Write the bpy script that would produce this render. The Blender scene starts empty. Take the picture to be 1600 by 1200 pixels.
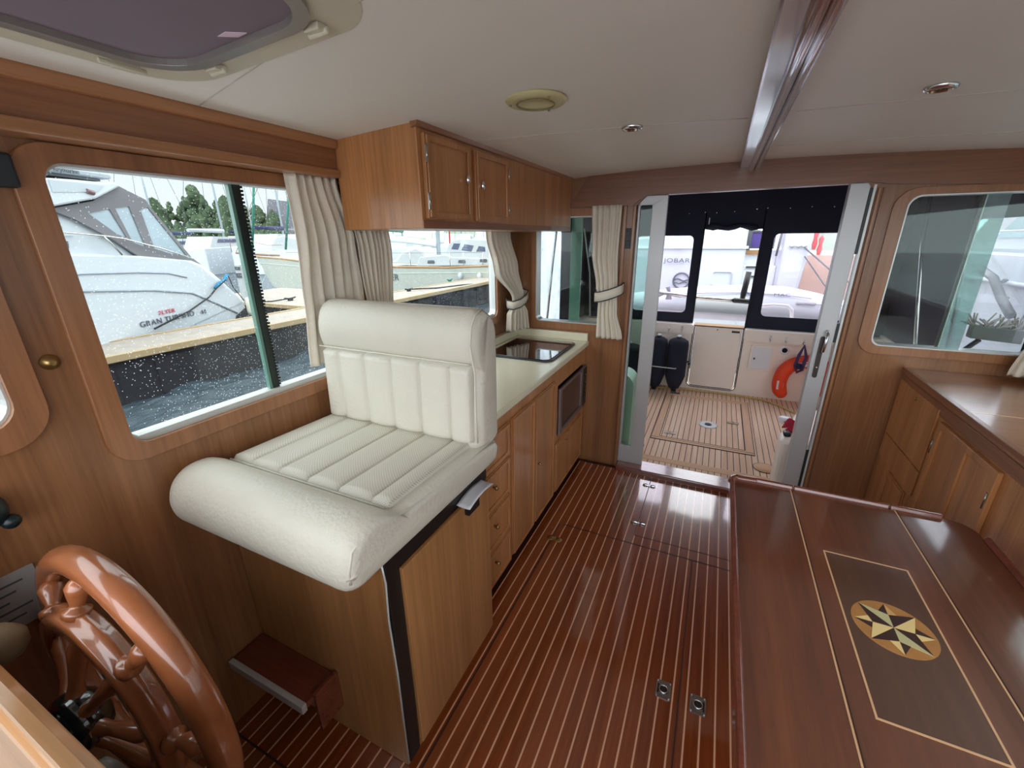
import bpy, bmesh, math, random
from math import sin, cos, pi, radians, sqrt, exp, floor
from mathutils import Vector, Matrix
from mathutils.geometry import tessellate_polygon
random.seed(7)
sc = bpy.context.scene
COL = sc.collection

# ------------------------------------------------------------------ camera
CAM = Vector((0, 0, 1.55))
YAW, PITCH, ROLL, FOC = 0.4455087, 0.33504411, 0.01112331, 660.74
fw = Vector((-sin(YAW) * cos(PITCH), cos(YAW) * cos(PITCH), -sin(PITCH)))
r0 = Vector((cos(YAW), sin(YAW), 0)); d0 = fw.cross(r0)
rt = cos(ROLL) * r0 + sin(ROLL) * d0
dn = -sin(ROLL) * r0 + cos(ROLL) * d0
cam = bpy.data.cameras.new('camera'); cam_o = bpy.data.objects.new('camera', cam); COL.objects.link(cam_o)
m3 = Matrix((rt, -dn, -fw)).transposed()
cam_o.matrix_world = Matrix.Translation(CAM) @ m3.to_4x4()
cam.sensor_fit = 'HORIZONTAL'; cam.sensor_width = 36; cam.lens = FOC / 1600 * 36
cam.clip_start = 0.02; cam.clip_end = 400
sc.camera = cam_o

# ------------------------------------------------------------------ world (bright overcast, brighter over the bow)
w = bpy.data.worlds.new('overcast_sky'); sc.world = w; w.use_nodes = True
nt = w.node_tree; nt.nodes.clear()
N = nt.nodes.new; L = nt.links.new
wo = N('ShaderNodeOutputWorld'); bg = N('ShaderNodeBackground'); tc = N('ShaderNodeTexCoord'); sx = N('ShaderNodeSeparateXYZ')
L(tc.outputs['Generated'], sx.inputs[0])
mr = N('ShaderNodeMapRange'); mr.inputs['From Min'].default_value = 0.1; mr.inputs['From Max'].default_value = -0.9
mr.inputs['To Min'].default_value = 0.0; mr.inputs['To Max'].default_value = 1.0
L(sx.outputs['Y'], mr.inputs['Value'])
mz = N('ShaderNodeMapRange'); mz.inputs['From Min'].default_value = 0.0; mz.inputs['From Max'].default_value = 0.7
L(sx.outputs['Z'], mz.inputs['Value'])
cr = N('ShaderNodeValToRGB'); L(mz.outputs[0], cr.inputs[0])
cr.color_ramp.elements[0].color = (0.86, 0.89, 0.93, 1); cr.color_ramp.elements[1].color = (0.82, 0.85, 0.89, 1)
st = N('ShaderNodeMath'); st.operation = 'MULTIPLY_ADD'; L(mr.outputs[0], st.inputs[0])
SKY_AFT, SKY_BOW = 1.25, 4.4
st.inputs[1].default_value = SKY_BOW - SKY_AFT; st.inputs[2].default_value = SKY_AFT
SKY_TOP = 4.0       # an overcast sky is several times brighter overhead than at the horizon
zz_ = N('ShaderNodeMapRange'); zz_.inputs['From Min'].default_value = 0.25; zz_.inputs['From Max'].default_value = 1.0
zz_.inputs['To Min'].default_value = 0.0; zz_.inputs['To Max'].default_value = SKY_TOP
L(sx.outputs['Z'], zz_.inputs['Value'])
ya = N('ShaderNodeMapRange'); ya.inputs['From Min'].default_value = 0.72; ya.inputs['From Max'].default_value = 1.0; ya.inputs['To Max'].default_value = 6.0
L(sx.outputs['Y'], ya.inputs['Value'])
s0 = N('ShaderNodeMath'); s0.operation = 'ADD'; L(st.outputs[0], s0.inputs[0]); L(ya.outputs[0], s0.inputs[1])
sa = N('ShaderNodeMath'); sa.operation = 'ADD'; L(s0.outputs[0], sa.inputs[0]); L(zz_.outputs[0], sa.inputs[1])
L(cr.outputs[0], bg.inputs[0]); L(sa.outputs[0], bg.inputs[1]); L(bg.outputs[0], wo.inputs[0])

sc.view_settings.view_transform = 'Standard'; sc.view_settings.look = 'None'
sc.view_settings.exposure = 0.0; sc.view_settings.gamma = 1.0; sc.view_settings.use_curve_mapping = False
sc.cycles.max_bounces = 10; sc.cycles.diffuse_bounces = 5; sc.cycles.glossy_bounces = 4
sc.cycles.transparent_max_bounces = 16; sc.cycles.sample_clamp_indirect = 6

# ------------------------------------------------------------------ materials
def lin(c):
    return tuple(((x / 255) / 12.92 if x / 255 <= .04045 else ((x / 255 + .055) / 1.055) ** 2.4) for x in c) + (1,)
MATS = {}
def newmat(name):
    m = bpy.data.materials.new(name); m.use_nodes = True; t = m.node_tree; t.nodes.clear()
    o = t.nodes.new('ShaderNodeOutputMaterial'); b = t.nodes.new('ShaderNodeBsdfPrincipled')
    t.links.new(b.outputs[0], o.inputs[0]); MATS[name] = m
    return m, t, b, o
def plain(name, rgb, rough=.5, metal=0., coat=0., var=.06, vscale=6, bump=0., bscale=60, spec=.5):
    m, t, b, o = newmat(name)
    c = lin(rgb)
    g = t.nodes.new('ShaderNodeNewGeometry'); n = t.nodes.new('ShaderNodeTexNoise'); n.inputs['Scale'].default_value = vscale
    t.links.new(g.outputs['Position'], n.inputs['Vector'])
    mx = t.nodes.new('ShaderNodeMix'); mx.data_type = 'RGBA'
    mx.inputs[6].default_value = tuple(x * (1 - var) for x in c[:3]) + (1,); mx.inputs[7].default_value = tuple(min(1, x * (1 + var)) for x in c[:3]) + (1,)
    t.links.new(n.outputs['Fac'], mx.inputs[0]); t.links.new(mx.outputs[2], b.inputs['Base Color'])
    b.inputs['Roughness'].default_value = rough; b.inputs['Metallic'].default_value = metal
    b.inputs['Coat Weight'].default_value = coat; b.inputs['Specular IOR Level'].default_value = spec
    if bump:
        n2 = t.nodes.new('ShaderNodeTexNoise'); n2.inputs['Scale'].default_value = bscale; n2.inputs['Detail'].default_value = 4
        t.links.new(g.outputs['Position'], n2.inputs['Vector'])
        bp = t.nodes.new('ShaderNodeBump'); bp.inputs['Strength'].default_value = bump; bp.inputs['Distance'].default_value = .01
        t.links.new(n2.outputs['Fac'], bp.inputs['Height']); t.links.new(bp.outputs[0], b.inputs['Normal'])
    return m
def wood(name, dark, light, axis='z', rough=.35, coat=.3, coatr=.15, fine=90, stretch=.035, big=.25, extra=None):
    """veneer whose grain runs along AXIS"""
    m, t, b, o = newmat(name); nd = t.nodes.new; lk = t.links.new
    g = nd('ShaderNodeNewGeometry'); mp = nd('ShaderNodeMapping')
    s = [1, 1, 1]; s['xyz'.index(axis)] = stretch; mp.inputs['Scale'].default_value = s
    lk(g.outputs['Position'], mp.inputs['Vector'])
    n1 = nd('ShaderNodeTexNoise'); n1.inputs['Scale'].default_value = fine; n1.inputs['Detail'].default_value = 5; n1.inputs['Roughness'].default_value = .65
    n2 = nd('ShaderNodeTexNoise'); n2.inputs['Scale'].default_value = fine * .13; n2.inputs['Detail'].default_value = 3
    lk(mp.outputs[0], n1.inputs['Vector']); lk(mp.outputs[0], n2.inputs['Vector'])
    ad = nd('ShaderNodeMix'); ad.data_type = 'FLOAT'; ad.inputs[0].default_value = .5
    lk(n1.outputs['Fac'], ad.inputs[2]); lk(n2.outputs['Fac'], ad.inputs[3])
    r = nd('ShaderNodeValToRGB'); r.color_ramp.elements[0].position = .33; r.color_ramp.elements[1].position = .66
    r.color_ramp.elements[0].color = lin(dark); r.color_ramp.elements[1].color = lin(light)
    lk(ad.outputs[0], r.inputs[0])
    out = r.outputs[0]
    if extra: out = extra(t, g, out)
    lk(out, b.inputs['Base Color'])
    b.inputs['Roughness'].default_value = rough; b.inputs['Coat Weight'].default_value = coat; b.inputs['Coat Roughness'].default_value = coatr
    bp = nd('ShaderNodeBump'); bp.inputs['Strength'].default_value = .12; bp.inputs['Distance'].default_value = .002
    lk(n1.outputs['Fac'], bp.inputs['Height']); lk(bp.outputs[0], b.inputs['Normal'])
    return m
def stripes(coord, period, phase, width, col, soft=.0):
    """lines of colour COL every PERIOD along coord axis"""
    def f(t, g, base):
        nd = t.nodes.new; lk = t.links.new
        sp = nd('ShaderNodeSeparateXYZ'); lk(g.outputs['Position'], sp.inputs[0])
        a = nd('ShaderNodeMath'); a.operation = 'ADD'; a.inputs[1].default_value = -phase + period * 100 + width / 2; lk(sp.outputs[coord], a.inputs[0])
        b = nd('ShaderNodeMath'); b.operation = 'MODULO'; b.inputs[1].default_value = period; lk(a.outputs[0], b.inputs[0])
        c = nd('ShaderNodeMath'); c.operation = 'LESS_THAN'; c.inputs[1].default_value = width; lk(b.outputs[0], c.inputs[0])
        mx = nd('ShaderNodeMix'); mx.data_type = 'RGBA'; lk(c.outputs[0], mx.inputs[0]); lk(base, mx.inputs[6]); mx.inputs[7].default_value = lin(col)
        return mx.outputs[2]
    return f

W_wall = wood('teak_veneer', (116, 76, 46), (158, 108, 70), 'z')
W_cab = wood('teak_cabinet', (150, 98, 56), (198, 138, 88), 'z', fine=110)
W_h = wood('teak_trim_y', (116, 72, 46), (158, 104, 70), 'y')
W_x = wood('teak_trim_x', (110, 68, 46), (148, 96, 66), 'x')
W_frame = wood('window_frame_wood', (138, 92, 58), (178, 122, 82), 'y', coat=.4)
W_framez = wood('window_frame_wood_z', (130, 86, 54), (168, 114, 76), 'z', coat=.4)
W_side = wood('honey_side', (142, 96, 56), (184, 132, 84), 'z', fine=70)
W_floor = wood('teak_and_holly', (102, 42, 15), (148, 72, 30), 'y', rough=.25, coat=.9, coatr=.07, fine=60,
               extra=stripes('X', .0461, .004, .0056, (232, 176, 138)))
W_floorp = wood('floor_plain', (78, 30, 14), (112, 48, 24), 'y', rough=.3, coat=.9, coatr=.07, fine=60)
W_table = wood('mahogany_table', (84, 44, 26), (124, 70, 44), 'y', rough=.3, coat=1., coatr=.08, fine=45, stretch=.06)
W_tabled = wood('walnut_panel', (70, 42, 30), (98, 62, 42), 'y', rough=.3, coat=1., coatr=.08, fine=45, stretch=.06)
W_fid = wood('table_fiddle', (90, 40, 28), (126, 62, 44), 'x', rough=.25, coat=1., coatr=.1)
W_wheel = wood('wheel_varnish', (132, 74, 42), (168, 100, 60), 'x', rough=.3, coat=1., coatr=.06, fine=25, stretch=.3)
W_beam = wood('beam_varnish', (104, 52, 34), (140, 76, 52), 'y', rough=.25, coat=1., coatr=.08)
W_top = wood('sideboard_top', (128, 78, 48), (168, 108, 68), 'x', rough=.3, coat=.8, coatr=.15)
W_deck = wood('deck_teak', (212, 172, 140), (246, 218, 192), 'y', rough=.75, coat=0, fine=50,
              extra=stripes('X', .0403, -.006, .0045, (40, 30, 28)))
W_deckx = wood('deck_teak_border', (200, 158, 124), (230, 192, 158), 'x', rough=.75, coat=0, fine=50)
W_holly = plain('holly_inlay', (214, 168, 128), .3, coat=.8)
LEATHER = plain('cream_leather', (208, 204, 190), .42, var=.05, vscale=9, bump=.25, bscale=90)
m, t, b, o = newmat('perforated_leather')
g = t.nodes.new('ShaderNodeNewGeometry'); sp = t.nodes.new('ShaderNodeSeparateXYZ'); t.links.new(g.outputs['Position'], sp.inputs[0])
def sinn(out, k):
    a = t.nodes.new('ShaderNodeMath'); a.operation = 'MULTIPLY'; a.inputs[1].default_value = k; t.links.new(out, a.inputs[0])
    s_ = t.nodes.new('ShaderNodeMath'); s_.operation = 'SINE'; t.links.new(a.outputs[0], s_.inputs[0]); return s_.outputs[0]
sxx = sinn(sp.outputs['X'], 2 * pi / .0085)
yz = t.nodes.new('ShaderNodeMath'); yz.operation = 'ADD'; t.links.new(sp.outputs['Y'], yz.inputs[0]); t.links.new(sp.outputs['Z'], yz.inputs[1])
syy = sinn(yz.outputs[0], 2 * pi / .0085)
pr = t.nodes.new('ShaderNodeMath'); pr.operation = 'MULTIPLY'; t.links.new(sxx, pr.inputs[0]); t.links.new(syy, pr.inputs[1])
gt = t.nodes.new('ShaderNodeMath'); gt.operation = 'GREATER_THAN'; gt.inputs[1].default_value = .72; t.links.new(pr.outputs[0], gt.inputs[0])
mx = t.nodes.new('ShaderNodeMix'); mx.data_type = 'RGBA'; t.links.new(gt.outputs[0], mx.inputs[0]); mx.inputs[6].default_value = lin((208, 204, 190)); mx.inputs[7].default_value = lin((140, 136, 124))
t.links.new(mx.outputs[2], b.inputs['Base Color']); b.inputs['Roughness'].default_value = .5
PERF = m
HEADLINER = plain('headliner_vinyl', (234, 229, 220), .55, var=.03, vscale=2, bump=.05, bscale=8)
HATCHCREAM = plain('cream_plastic', (206, 198, 176), .4)
SPEAKER = plain('aged_cream_plastic', (196, 186, 138), .4)
BLIND = plain('mauve_blind', (128, 112, 122), .7)
ALU = plain('brushed_aluminium', (186, 186, 188), .42, metal=.45, var=.1, vscale=3)
ALUW = plain('pale_aluminium', (206, 208, 206), .35, metal=.35)
CHROME = plain('chrome', (220, 220, 222), .12, metal=1)
STEEL = plain('stainless', (190, 188, 184), .25, metal=1)
BRASS = plain('brass', (168, 140, 90), .3, metal=.9)
BLACK = plain('black_plastic', (22, 23, 25), .4)
BLACKG = plain('black_glass', (14, 12, 12), .06, coat=1)
DKBROWN = plain('dark_glass_brown', (52, 34, 30), .2, coat=.5)
GASKET = plain('dark_green_seal', (18, 30, 28), .4)
COUNTER = plain('cream_worktop', (228, 222, 196), .3, coat=.3, var=.03)
CURTAIN = plain('cream_curtain', (226, 216, 200), .85, var=.05, vscale=20, bump=.25, bscale=300)
GREYTRIM = plain('navy_cord', (60, 66, 74), .7)
GELCOAT = plain('cream_gelcoat', (246, 236, 224), .35, var=.04, vscale=3)
WHITE = plain('white_gelcoat', (228, 232, 236), .3, var=.02)
WHITEB = plain('white_boat', (190, 196, 202), .3, var=.03)
NAVY = plain('navy_canvas', (28, 30, 48), .8, var=.1, bump=.2, bscale=12)
FENDER = plain('navy_fender', (20, 26, 44), .85, bump=.2, bscale=200)
ORANGE = plain('orange_vinyl', (238, 72, 30), .55, bump=.25, bscale=25)
RED = plain('red_cloth', (170, 24, 50), .8)
PAPER = plain('paper', (222, 222, 228), .7)
GREYCLOTH = plain('grey_canvas', (116, 114, 118), .85)
PORT = plain('tinted_port', (70, 76, 100), .15)
DOCKTOP = plain('dock_concrete', (150, 140, 130), .85, var=.25, vscale=5)
DOCKEDGE = plain('dock_timber', (160, 138, 104), .7, var=.1)
DOCKSIDE = plain('dock_rubber', (24, 25, 32), .8, var=.2, bump=.4, bscale=14)
ROPEB = plain('blue_rope', (36, 120, 160), .8)
ROPEK = plain('dark_rope', (40, 40, 44), .9)
ROPEY = plain('yellow_hose', (196, 170, 110), .6)
ROPEW = plain('white_rope', (190, 206, 200), .8)
MAST = plain('mast_alloy', (176, 186, 192), .4, metal=.3)
GREENM = plain('green_canvas', (36, 110, 96), .8)
BLUECANVAS = plain('blue_sail_cover', (30, 36, 78), .8)
TREE = plain('tree_green', (62, 78, 54), .95, var=.5, vscale=1.5)
SHED = plain('grey_roof', (104, 102, 110), .8)
OUTWHITE = plain('weathered_white', (168, 172, 174), .4)
TEAKW = plain('boat_teak', (160, 122, 80), .7, var=.15, vscale=8)
CREAMHULL = plain('pale_green_hull', (160, 163, 154), .35)
QUAY = plain('brick_quay', (196, 160, 140), .9, var=.2, vscale=2)
DKGREY = plain('dark_grey', (70, 74, 80), .6)
REDPAINT = plain('red_paint', (200, 60, 64), .5)
INK = plain('dark_lettering', (80, 84, 100), .5)
INKR = plain('red_lettering', (190, 70, 90), .5)
BROWNLINE = plain('shadow_gap', (58, 28, 16), .8)
LIGHTLENS = plain('lamp_lens', (90, 84, 76), .2, coat=1)
ENGINEB = plain('dark_green_enamel', (16, 24, 26), .15, coat=1)
BEIGEKNOB = plain('beige_knob', (140, 122, 94), .5)
YELLOW = plain('pale_yellow_veneer', (236, 206, 140), .3, coat=.8)
DARKV = plain('dark_veneer', (56, 26, 22), .3, coat=.8)
GREENV = plain('greenish_veneer', (196, 186, 140), .3, coat=.8)
TANV = plain('tan_veneer', (178, 122, 64), .3, coat=.8, var=.15, vscale=30)

def glassmat(name, tint=(1, 1, 1), drops=False, frost=0., refl=1.0):
    m, t, b, o = newmat(name); t.nodes.remove(b); nd = t.nodes.new; lk = t.links.new
    tr = nd('ShaderNodeBsdfTransparent'); tr.inputs[0].default_value = tint + (1,)
    gl = nd('ShaderNodeBsdfGlossy'); gl.inputs['Roughness'].default_value = .02
    lw_ = nd('ShaderNodeLayerWeight'); lw_.inputs['Blend'].default_value = .5
    pw = nd('ShaderNodeMath'); pw.operation = 'POWER'; pw.inputs[1].default_value = 5; lk(lw_.outputs['Facing'], pw.inputs[0])
    ml = nd('ShaderNodeMath'); ml.operation = 'MULTIPLY_ADD'; ml.inputs[1].default_value = .6 * refl; ml.inputs[2].default_value = .03 * refl; lk(pw.outputs[0], ml.inputs[0])
    mx = nd('ShaderNodeMixShader'); lk(ml.outputs[0], mx.inputs[0]); lk(tr.outputs[0], mx.inputs[1]); lk(gl.outputs[0], mx.inputs[2])
    last = mx
    if frost:
        tl = nd('ShaderNodeBsdfTranslucent'); tl.inputs[0].default_value = (.9, .88, .95, 1)
        m2 = nd('ShaderNodeMixShader'); 
        g = nd('ShaderNodeNewGeometry'); n = nd('ShaderNodeTexNoise'); n.inputs['Scale'].default_value = 5; n.inputs['Detail'].default_value = 6; lk(g.outputs['Position'], n.inputs['Vector'])
        mr = nd('ShaderNodeMapRange'); mr.inputs['From Min'].default_value = .35; mr.inputs['From Max'].default_value = .65; mr.inputs['To Min'].default_value = frost * .6; mr.inputs['To Max'].default_value = min(1, frost * 1.4)
        lk(n.outputs['Fac'], mr.inputs['Value']); lk(mr.outputs[0], m2.inputs[0]); lk(last.outputs[0], m2.inputs[1]); lk(tl.outputs[0], m2.inputs[2]); last = m2
    if drops:
        g = nd('ShaderNodeNewGeometry'); v = nd('ShaderNodeTexVoronoi'); v.inputs['Scale'].default_value = 130; v.inputs['Randomness'].default_value = 1
        lk(g.outputs['Position'], v.inputs['Vector'])
        lt = nd('ShaderNodeMath'); lt.operation = 'LESS_THAN'; lt.inputs[1].default_value = .16; lk(v.outputs['Distance'], lt.inputs[0])
        wn = nd('ShaderNodeSeparateXYZ'); lk(v.outputs['Color'], wn.inputs[0])
        n = nd('ShaderNodeTexNoise'); n.inputs['Scale'].default_value = 7; lk(g.outputs['Position'], n.inputs['Vector'])
        th = nd('ShaderNodeMath'); th.operation = 'MULTIPLY_ADD'; th.inputs[1].default_value = -1.6; th.inputs[2].default_value = 1.42; lk(n.outputs['Fac'], th.inputs[0])
        g2 = nd('ShaderNodeMath'); g2.operation = 'GREATER_THAN'; lk(wn.outputs[0], g2.inputs[0]); lk(th.outputs[0], g2.inputs[1])
        ml2 = nd('ShaderNodeMath'); ml2.operation = 'MULTIPLY'; lk(lt.outputs[0], ml2.inputs[0]); lk(g2.outputs[0], ml2.inputs[1])
        sc_ = nd('ShaderNodeMath'); sc_.operation = 'MULTIPLY'; sc_.inputs[1].default_value = .45; lk(ml2.outputs[0], sc_.inputs[0])
        tl = nd('ShaderNodeBsdfTranslucent'); tl.inputs[0].default_value = (.85, .9, .92, 1)
        m2 = nd('ShaderNodeMixShader'); lk(sc_.outputs[0], m2.inputs[0]); lk(last.outputs[0], m2.inputs[1]); lk(tl.outputs[0], m2.inputs[2]); last = m2
    lk(last.outputs[0], o.inputs[0])
    return m
GLASSW = glassmat('rain_spotted_glass', (.93, .97, .96), drops=True)
GLASS = glassmat('window_glass', (.9, .96, .94))
GLASSG = glassmat('greenish_glass', (.62, .78, .72))
GLASSD = glassmat('double_glass', (.5, .70, .64), frost=.30, refl=1.5)
TEAL = plain('teal_tinted_edge', (98, 136, 124), .25, coat=.4)
VINYL = glassmat('clear_vinyl', (.97, .94, .99), frost=.05)
VINYLF = glassmat('hazy_vinyl', (.93, .95, .98), frost=.55)
BIMINI = plain('pale_clear_panel', (150, 166, 176), .2, var=.15, vscale=3)

m, t, b, o = newmat('harbour_water')
g = t.nodes.new('ShaderNodeNewGeometry'); mp = t.nodes.new('ShaderNodeMapping'); mp.inputs['Scale'].default_value = (1.0, .42, 1); mp.inputs['Rotation'].default_value = (0, 0, .5)
n = t.nodes.new('ShaderNodeTexNoise'); n.inputs['Scale'].default_value = 5.5; n.inputs['Detail'].default_value = 6; n.inputs['Roughness'].default_value = .6
t.links.new(g.outputs['Position'], mp.inputs['Vector']); t.links.new(mp.outputs[0], n.inputs['Vector'])
bp = t.nodes.new('ShaderNodeBump'); bp.inputs['Strength'].default_value = 1.; bp.inputs['Distance'].default_value = .12
t.links.new(n.outputs['Fac'], bp.inputs['Height']); t.links.new(bp.outputs[0], b.inputs['Normal'])
b.inputs['Base Color'].default_value = lin((50, 62, 70)); b.inputs['Roughness'].default_value = .08; b.inputs['IOR'].default_value = 1.4
WATER = m

for m_ in (W_floor, W_floorp, W_table, W_tabled):
    b_ = [n_ for n_ in m_.node_tree.nodes if n_.type == 'BSDF_PRINCIPLED'][0]; b_.inputs['Coat IOR'].default_value = 1.75; b_.inputs['Coat Weight'].default_value = 1

# ------------------------------------------------------------------ mesh builder
class MB:
    def __init__(s): s.v = []; s.f = []; s.s = []
    def add(s, vs, fs, smooth=False):
        k = len(s.v); s.v += [tuple(v) for v in vs]; s.f += [tuple(i + k for i in f) for f in fs]; s.s += [smooth] * len(fs); return s
    def box(s, x0, x1, y0, y1, z0, z1):
        vs = [(x, y, z) for x in (x0, x1) for y in (y0, y1) for z in (z0, z1)]
        return s.add(vs, [(0, 1, 3, 2), (4, 6, 7, 5), (0, 4, 5, 1), (2, 3, 7, 6), (0, 2, 6, 4), (1, 5, 7, 3)])
    def obox(s, c, dx, dy, dz, ax=Vector((1, 0, 0)), ay=Vector((0, 1, 0)), az=Vector((0, 0, 1))):
        c = Vector(c); vs = [c + ax * i * dx / 2 + ay * j * dy / 2 + az * k * dz / 2 for i in (-1, 1) for j in (-1, 1) for k in (-1, 1)]
        return s.add(vs, [(0, 1, 3, 2), (4, 6, 7, 5), (0, 4, 5, 1), (2, 3, 7, 6), (0, 2, 6, 4), (1, 5, 7, 3)])
    def tube(s, pts, r, n=8, closed=False, flat=1.0):
        pts = [Vector(p) for p in pts]; m = len(pts); rs = r if isinstance(r, (list, tuple)) else [r] * m
        vs = []; prev = None
        for i, p in enumerate(pts):
            a = pts[(i - 1) % m] if (closed or i) else p; c = pts[(i + 1) % m] if (closed or i < m - 1) else p
            tg = (c - a).normalized()
            if prev is None:
                up = Vector((0, 0, 1)) if abs(tg.z) < .9 else Vector((0, 1, 0)); e1 = tg.cross(up).normalized()
            else:
                e1 = prev - tg * prev.dot(tg)
                e1 = e1.normalized() if e1.length > 1e-6 else tg.orthogonal().normalized()
            prev = e1; e2 = tg.cross(e1)
            for k in range(n):
                th = 2 * pi * k / n; vs.append(p + (e1 * cos(th) + e2 * sin(th) * flat) * rs[i])
        fs = []
        for i in range(m if closed else m - 1):
            j = (i + 1) % m
            for k in range(n): fs.append((i * n + k, i * n + (k + 1) % n, j * n + (k + 1) % n, j * n + k))
        s.add(vs, fs, True)
        if not closed:
            b0 = len(s.v) - len(vs); s.f.append(tuple(b0 + k for k in range(n))[::-1]); s.s.append(False)
            s.f.append(tuple(b0 + (m - 1) * n + k for k in range(n))); s.s.append(False)
        return s
    def lathe(s, prof, o, ax, n=20):
        """prof [(radius, height)] about axis ax from o"""
        o = Vector(o); ax = Vector(ax).normalized(); e1 = ax.orthogonal().normalized(); e2 = ax.cross(e1); vs = []
        for (r, h) in prof:
            for k in range(n):
                th = 2 * pi * k / n; vs.append(o + ax * h + (e1 * cos(th) + e2 * sin(th)) * max(r, 1e-4))
        fs = [(i * n + k, i * n + (k + 1) % n, (i + 1) * n + (k + 1) % n, (i + 1) * n + k) for i in range(len(prof) - 1) for k in range(n)]
        b0 = len(s.v); s.add(vs, fs, True)
        s.f.append(tuple(b0 + k for k in range(n))[::-1]); s.s.append(False)
        s.f.append(tuple(b0 + (len(prof) - 1) * n + k for k in range(n))); s.s.append(False)
        return s
    def plate(s, outer, holes, axis, a, b, M=None):
        """flat plate with holes: 2D polygons extruded from a to b along axis"""
        loops = [outer] + list(holes)
        flat = [Vector((p[0], p[1], 0)) for l in loops for p in l]
        tris = tessellate_polygon([[Vector((p[0], p[1], 0)) for p in l] for l in loops])
        def P(p, d):
            q = {'x': (d, p[0], p[1]), 'y': (p[0], d, p[1]), 'z': (p[0], p[1], d)}[axis]
            return (M @ Vector(q)) if M else q
        n = len(flat); vs = [P(p, a) for p in flat] + [P(p, b) for p in flat]
        fs = [tuple(t_) for t_ in tris] + [tuple(i + n for i in t_)[::-1] for t_ in tris]
        k = 0
        for l in loops:
            m_ = len(l)
            for i in range(m_):
                j = (i + 1) % m_; fs.append((k + i, k + j, k + j + n, k + i + n))
            k += m_
        return s.add(vs, fs)
    def grid(s, f, nu, nv, cu=False, cv=False, smooth=True):
        vs = [f(i / (nu if cu else nu - 1), j / (nv if cv else nv - 1)) for i in range(nu) for j in range(nv)]
        fs = []
        for i in range(nu if cu else nu - 1):
            for j in range(nv if cv else nv - 1):
                i2 = (i + 1) % nu; j2 = (j + 1) % nv; fs.append((i * nv + j, i2 * nv + j, i2 * nv + j2, i * nv + j2))
        return s.add(vs, fs, smooth)
    def ball(s, c, r, n=12, sz=(1, 1, 1)):
        c = Vector(c)
        return s.grid(lambda u, v: (c.x + r * sz[0] * cos(2 * pi * u) * sin(pi * v), c.y + r * sz[1] * sin(2 * pi * u) * sin(pi * v), c.z + r * sz[2] * cos(pi * v)), n, n // 2 + 2, cu=True)

def origin_of(p):
    o = Vector((0, 0, 0))
    while p is not None:
        o += p.location; p = p.parent
    return o
def tag(o, label=None, cat=None, group=None, kind=None):
    if label: o['label'] = label
    if cat: o['category'] = cat
    if group: o['group'] = group
    if kind: o['kind'] = kind
    return o
def build(mb, name, mat, parent=None, label=None, cat=None, group=None, kind=None, bevel=0, seg=2, solid=0):
    vs = [Vector(v) for v in mb.v]
    if parent is not None: off = origin_of(parent)
    else:
        lo = [min(v[i] for v in vs) for i in range(3)]; hi = [max(v[i] for v in vs) for i in range(3)]
        off = Vector(((lo[0] + hi[0]) / 2, (lo[1] + hi[1]) / 2, lo[2]))
    me = bpy.data.meshes.new(name); me.from_pydata([v - off for v in vs], [], mb.f)
    for p, sm in zip(me.polygons, mb.s): p.use_smooth = sm
    bm = bmesh.new(); bm.from_mesh(me); bmesh.ops.remove_doubles(bm, verts=bm.verts, dist=1e-6); bmesh.ops.recalc_face_normals(bm, faces=bm.faces); bm.to_mesh(me); bm.free()
    me.materials.append(mat)
    o = bpy.data.objects.new(name, me); COL.objects.link(o)
    if parent is not None: o.parent = parent
    else: o.location = off
    if bevel:
        bv = o.modifiers.new('bevel', 'BEVEL'); bv.width = bevel; bv.segments = seg; bv.limit_method = 'ANGLE'; bv.angle_limit = radians(32)
    if solid:
        so = o.modifiers.new('solid', 'SOLIDIFY'); so.thickness = solid; so.offset = 0
    return tag(o, label, cat, group, kind)
def empty(name, loc, label=None, cat=None, group=None, kind=None):
    o = bpy.data.objects.new(name, None); COL.objects.link(o); o.location = loc; o.empty_display_size = .1
    return tag(o, label, cat, group, kind)
def struct(mb, name, mat, **k):
    return build(mb, name, mat, kind='structure', **k)
def rr(x0, x1, z0, z1, r, n=6):
    """rounded rectangle; r may be (bl, br, tr, tl)"""
    r = r if isinstance(r, (tuple, list)) else (r,) * 4
    out = []
    for (cx, cz, a, q) in ((x0, z0, 180, r[0]), (x1, z0, 270, r[1]), (x1, z1, 0, r[2]), (x0, z1, 90, r[3])):
        sx_ = 1 if cx == x0 else -1; sz_ = 1 if cz == z0 else -1
        if q < 1e-4: out.append((cx, cz)); continue
        for i in range(n + 1):
            th = radians(a + 90 * i / n); out.append((cx + sx_ * q + q * cos(th), cz + sz_ * q + q * sin(th)))
    return out
def text_mesh(body, size, thick, M, name, mat, parent, align='LEFT', spacing=1.0, sx=1.0):
    cu = bpy.data.curves.new('lettering', 'FONT'); cu.body = body; cu.size = size; cu.extrude = thick; cu.align_x = align; cu.space_character = spacing
    ob = bpy.data.objects.new('lettering_tmp', cu); COL.objects.link(ob)
    bpy.context.view_layer.update()
    me = bpy.data.meshes.new_from_object(ob.evaluated_get(bpy.context.evaluated_depsgraph_get()))
    bpy.data.objects.remove(ob)
    me.transform(Matrix.Diagonal((sx, 1, 1, 1))); me.transform(M); me.materials.clear(); me.materials.append(mat)
    off = origin_of(parent); me.transform(Matrix.Translation(-off))
    o = bpy.data.objects.new(name, me); COL.objects.link(o); o.parent = parent
    return o
def smooth(a): return a * a * (3 - 2 * a)

# ================================================================== ROOM SHELL
YB = 2.72           # inner face of the aft bulkhead
XL, XR = -1.28, 1.44
Y0 = -.75           # the cabin is open forward of here (windscreen, behind the camera)
def zc(x): return 1.903 - .027 * (x - .08) ** 2

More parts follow.
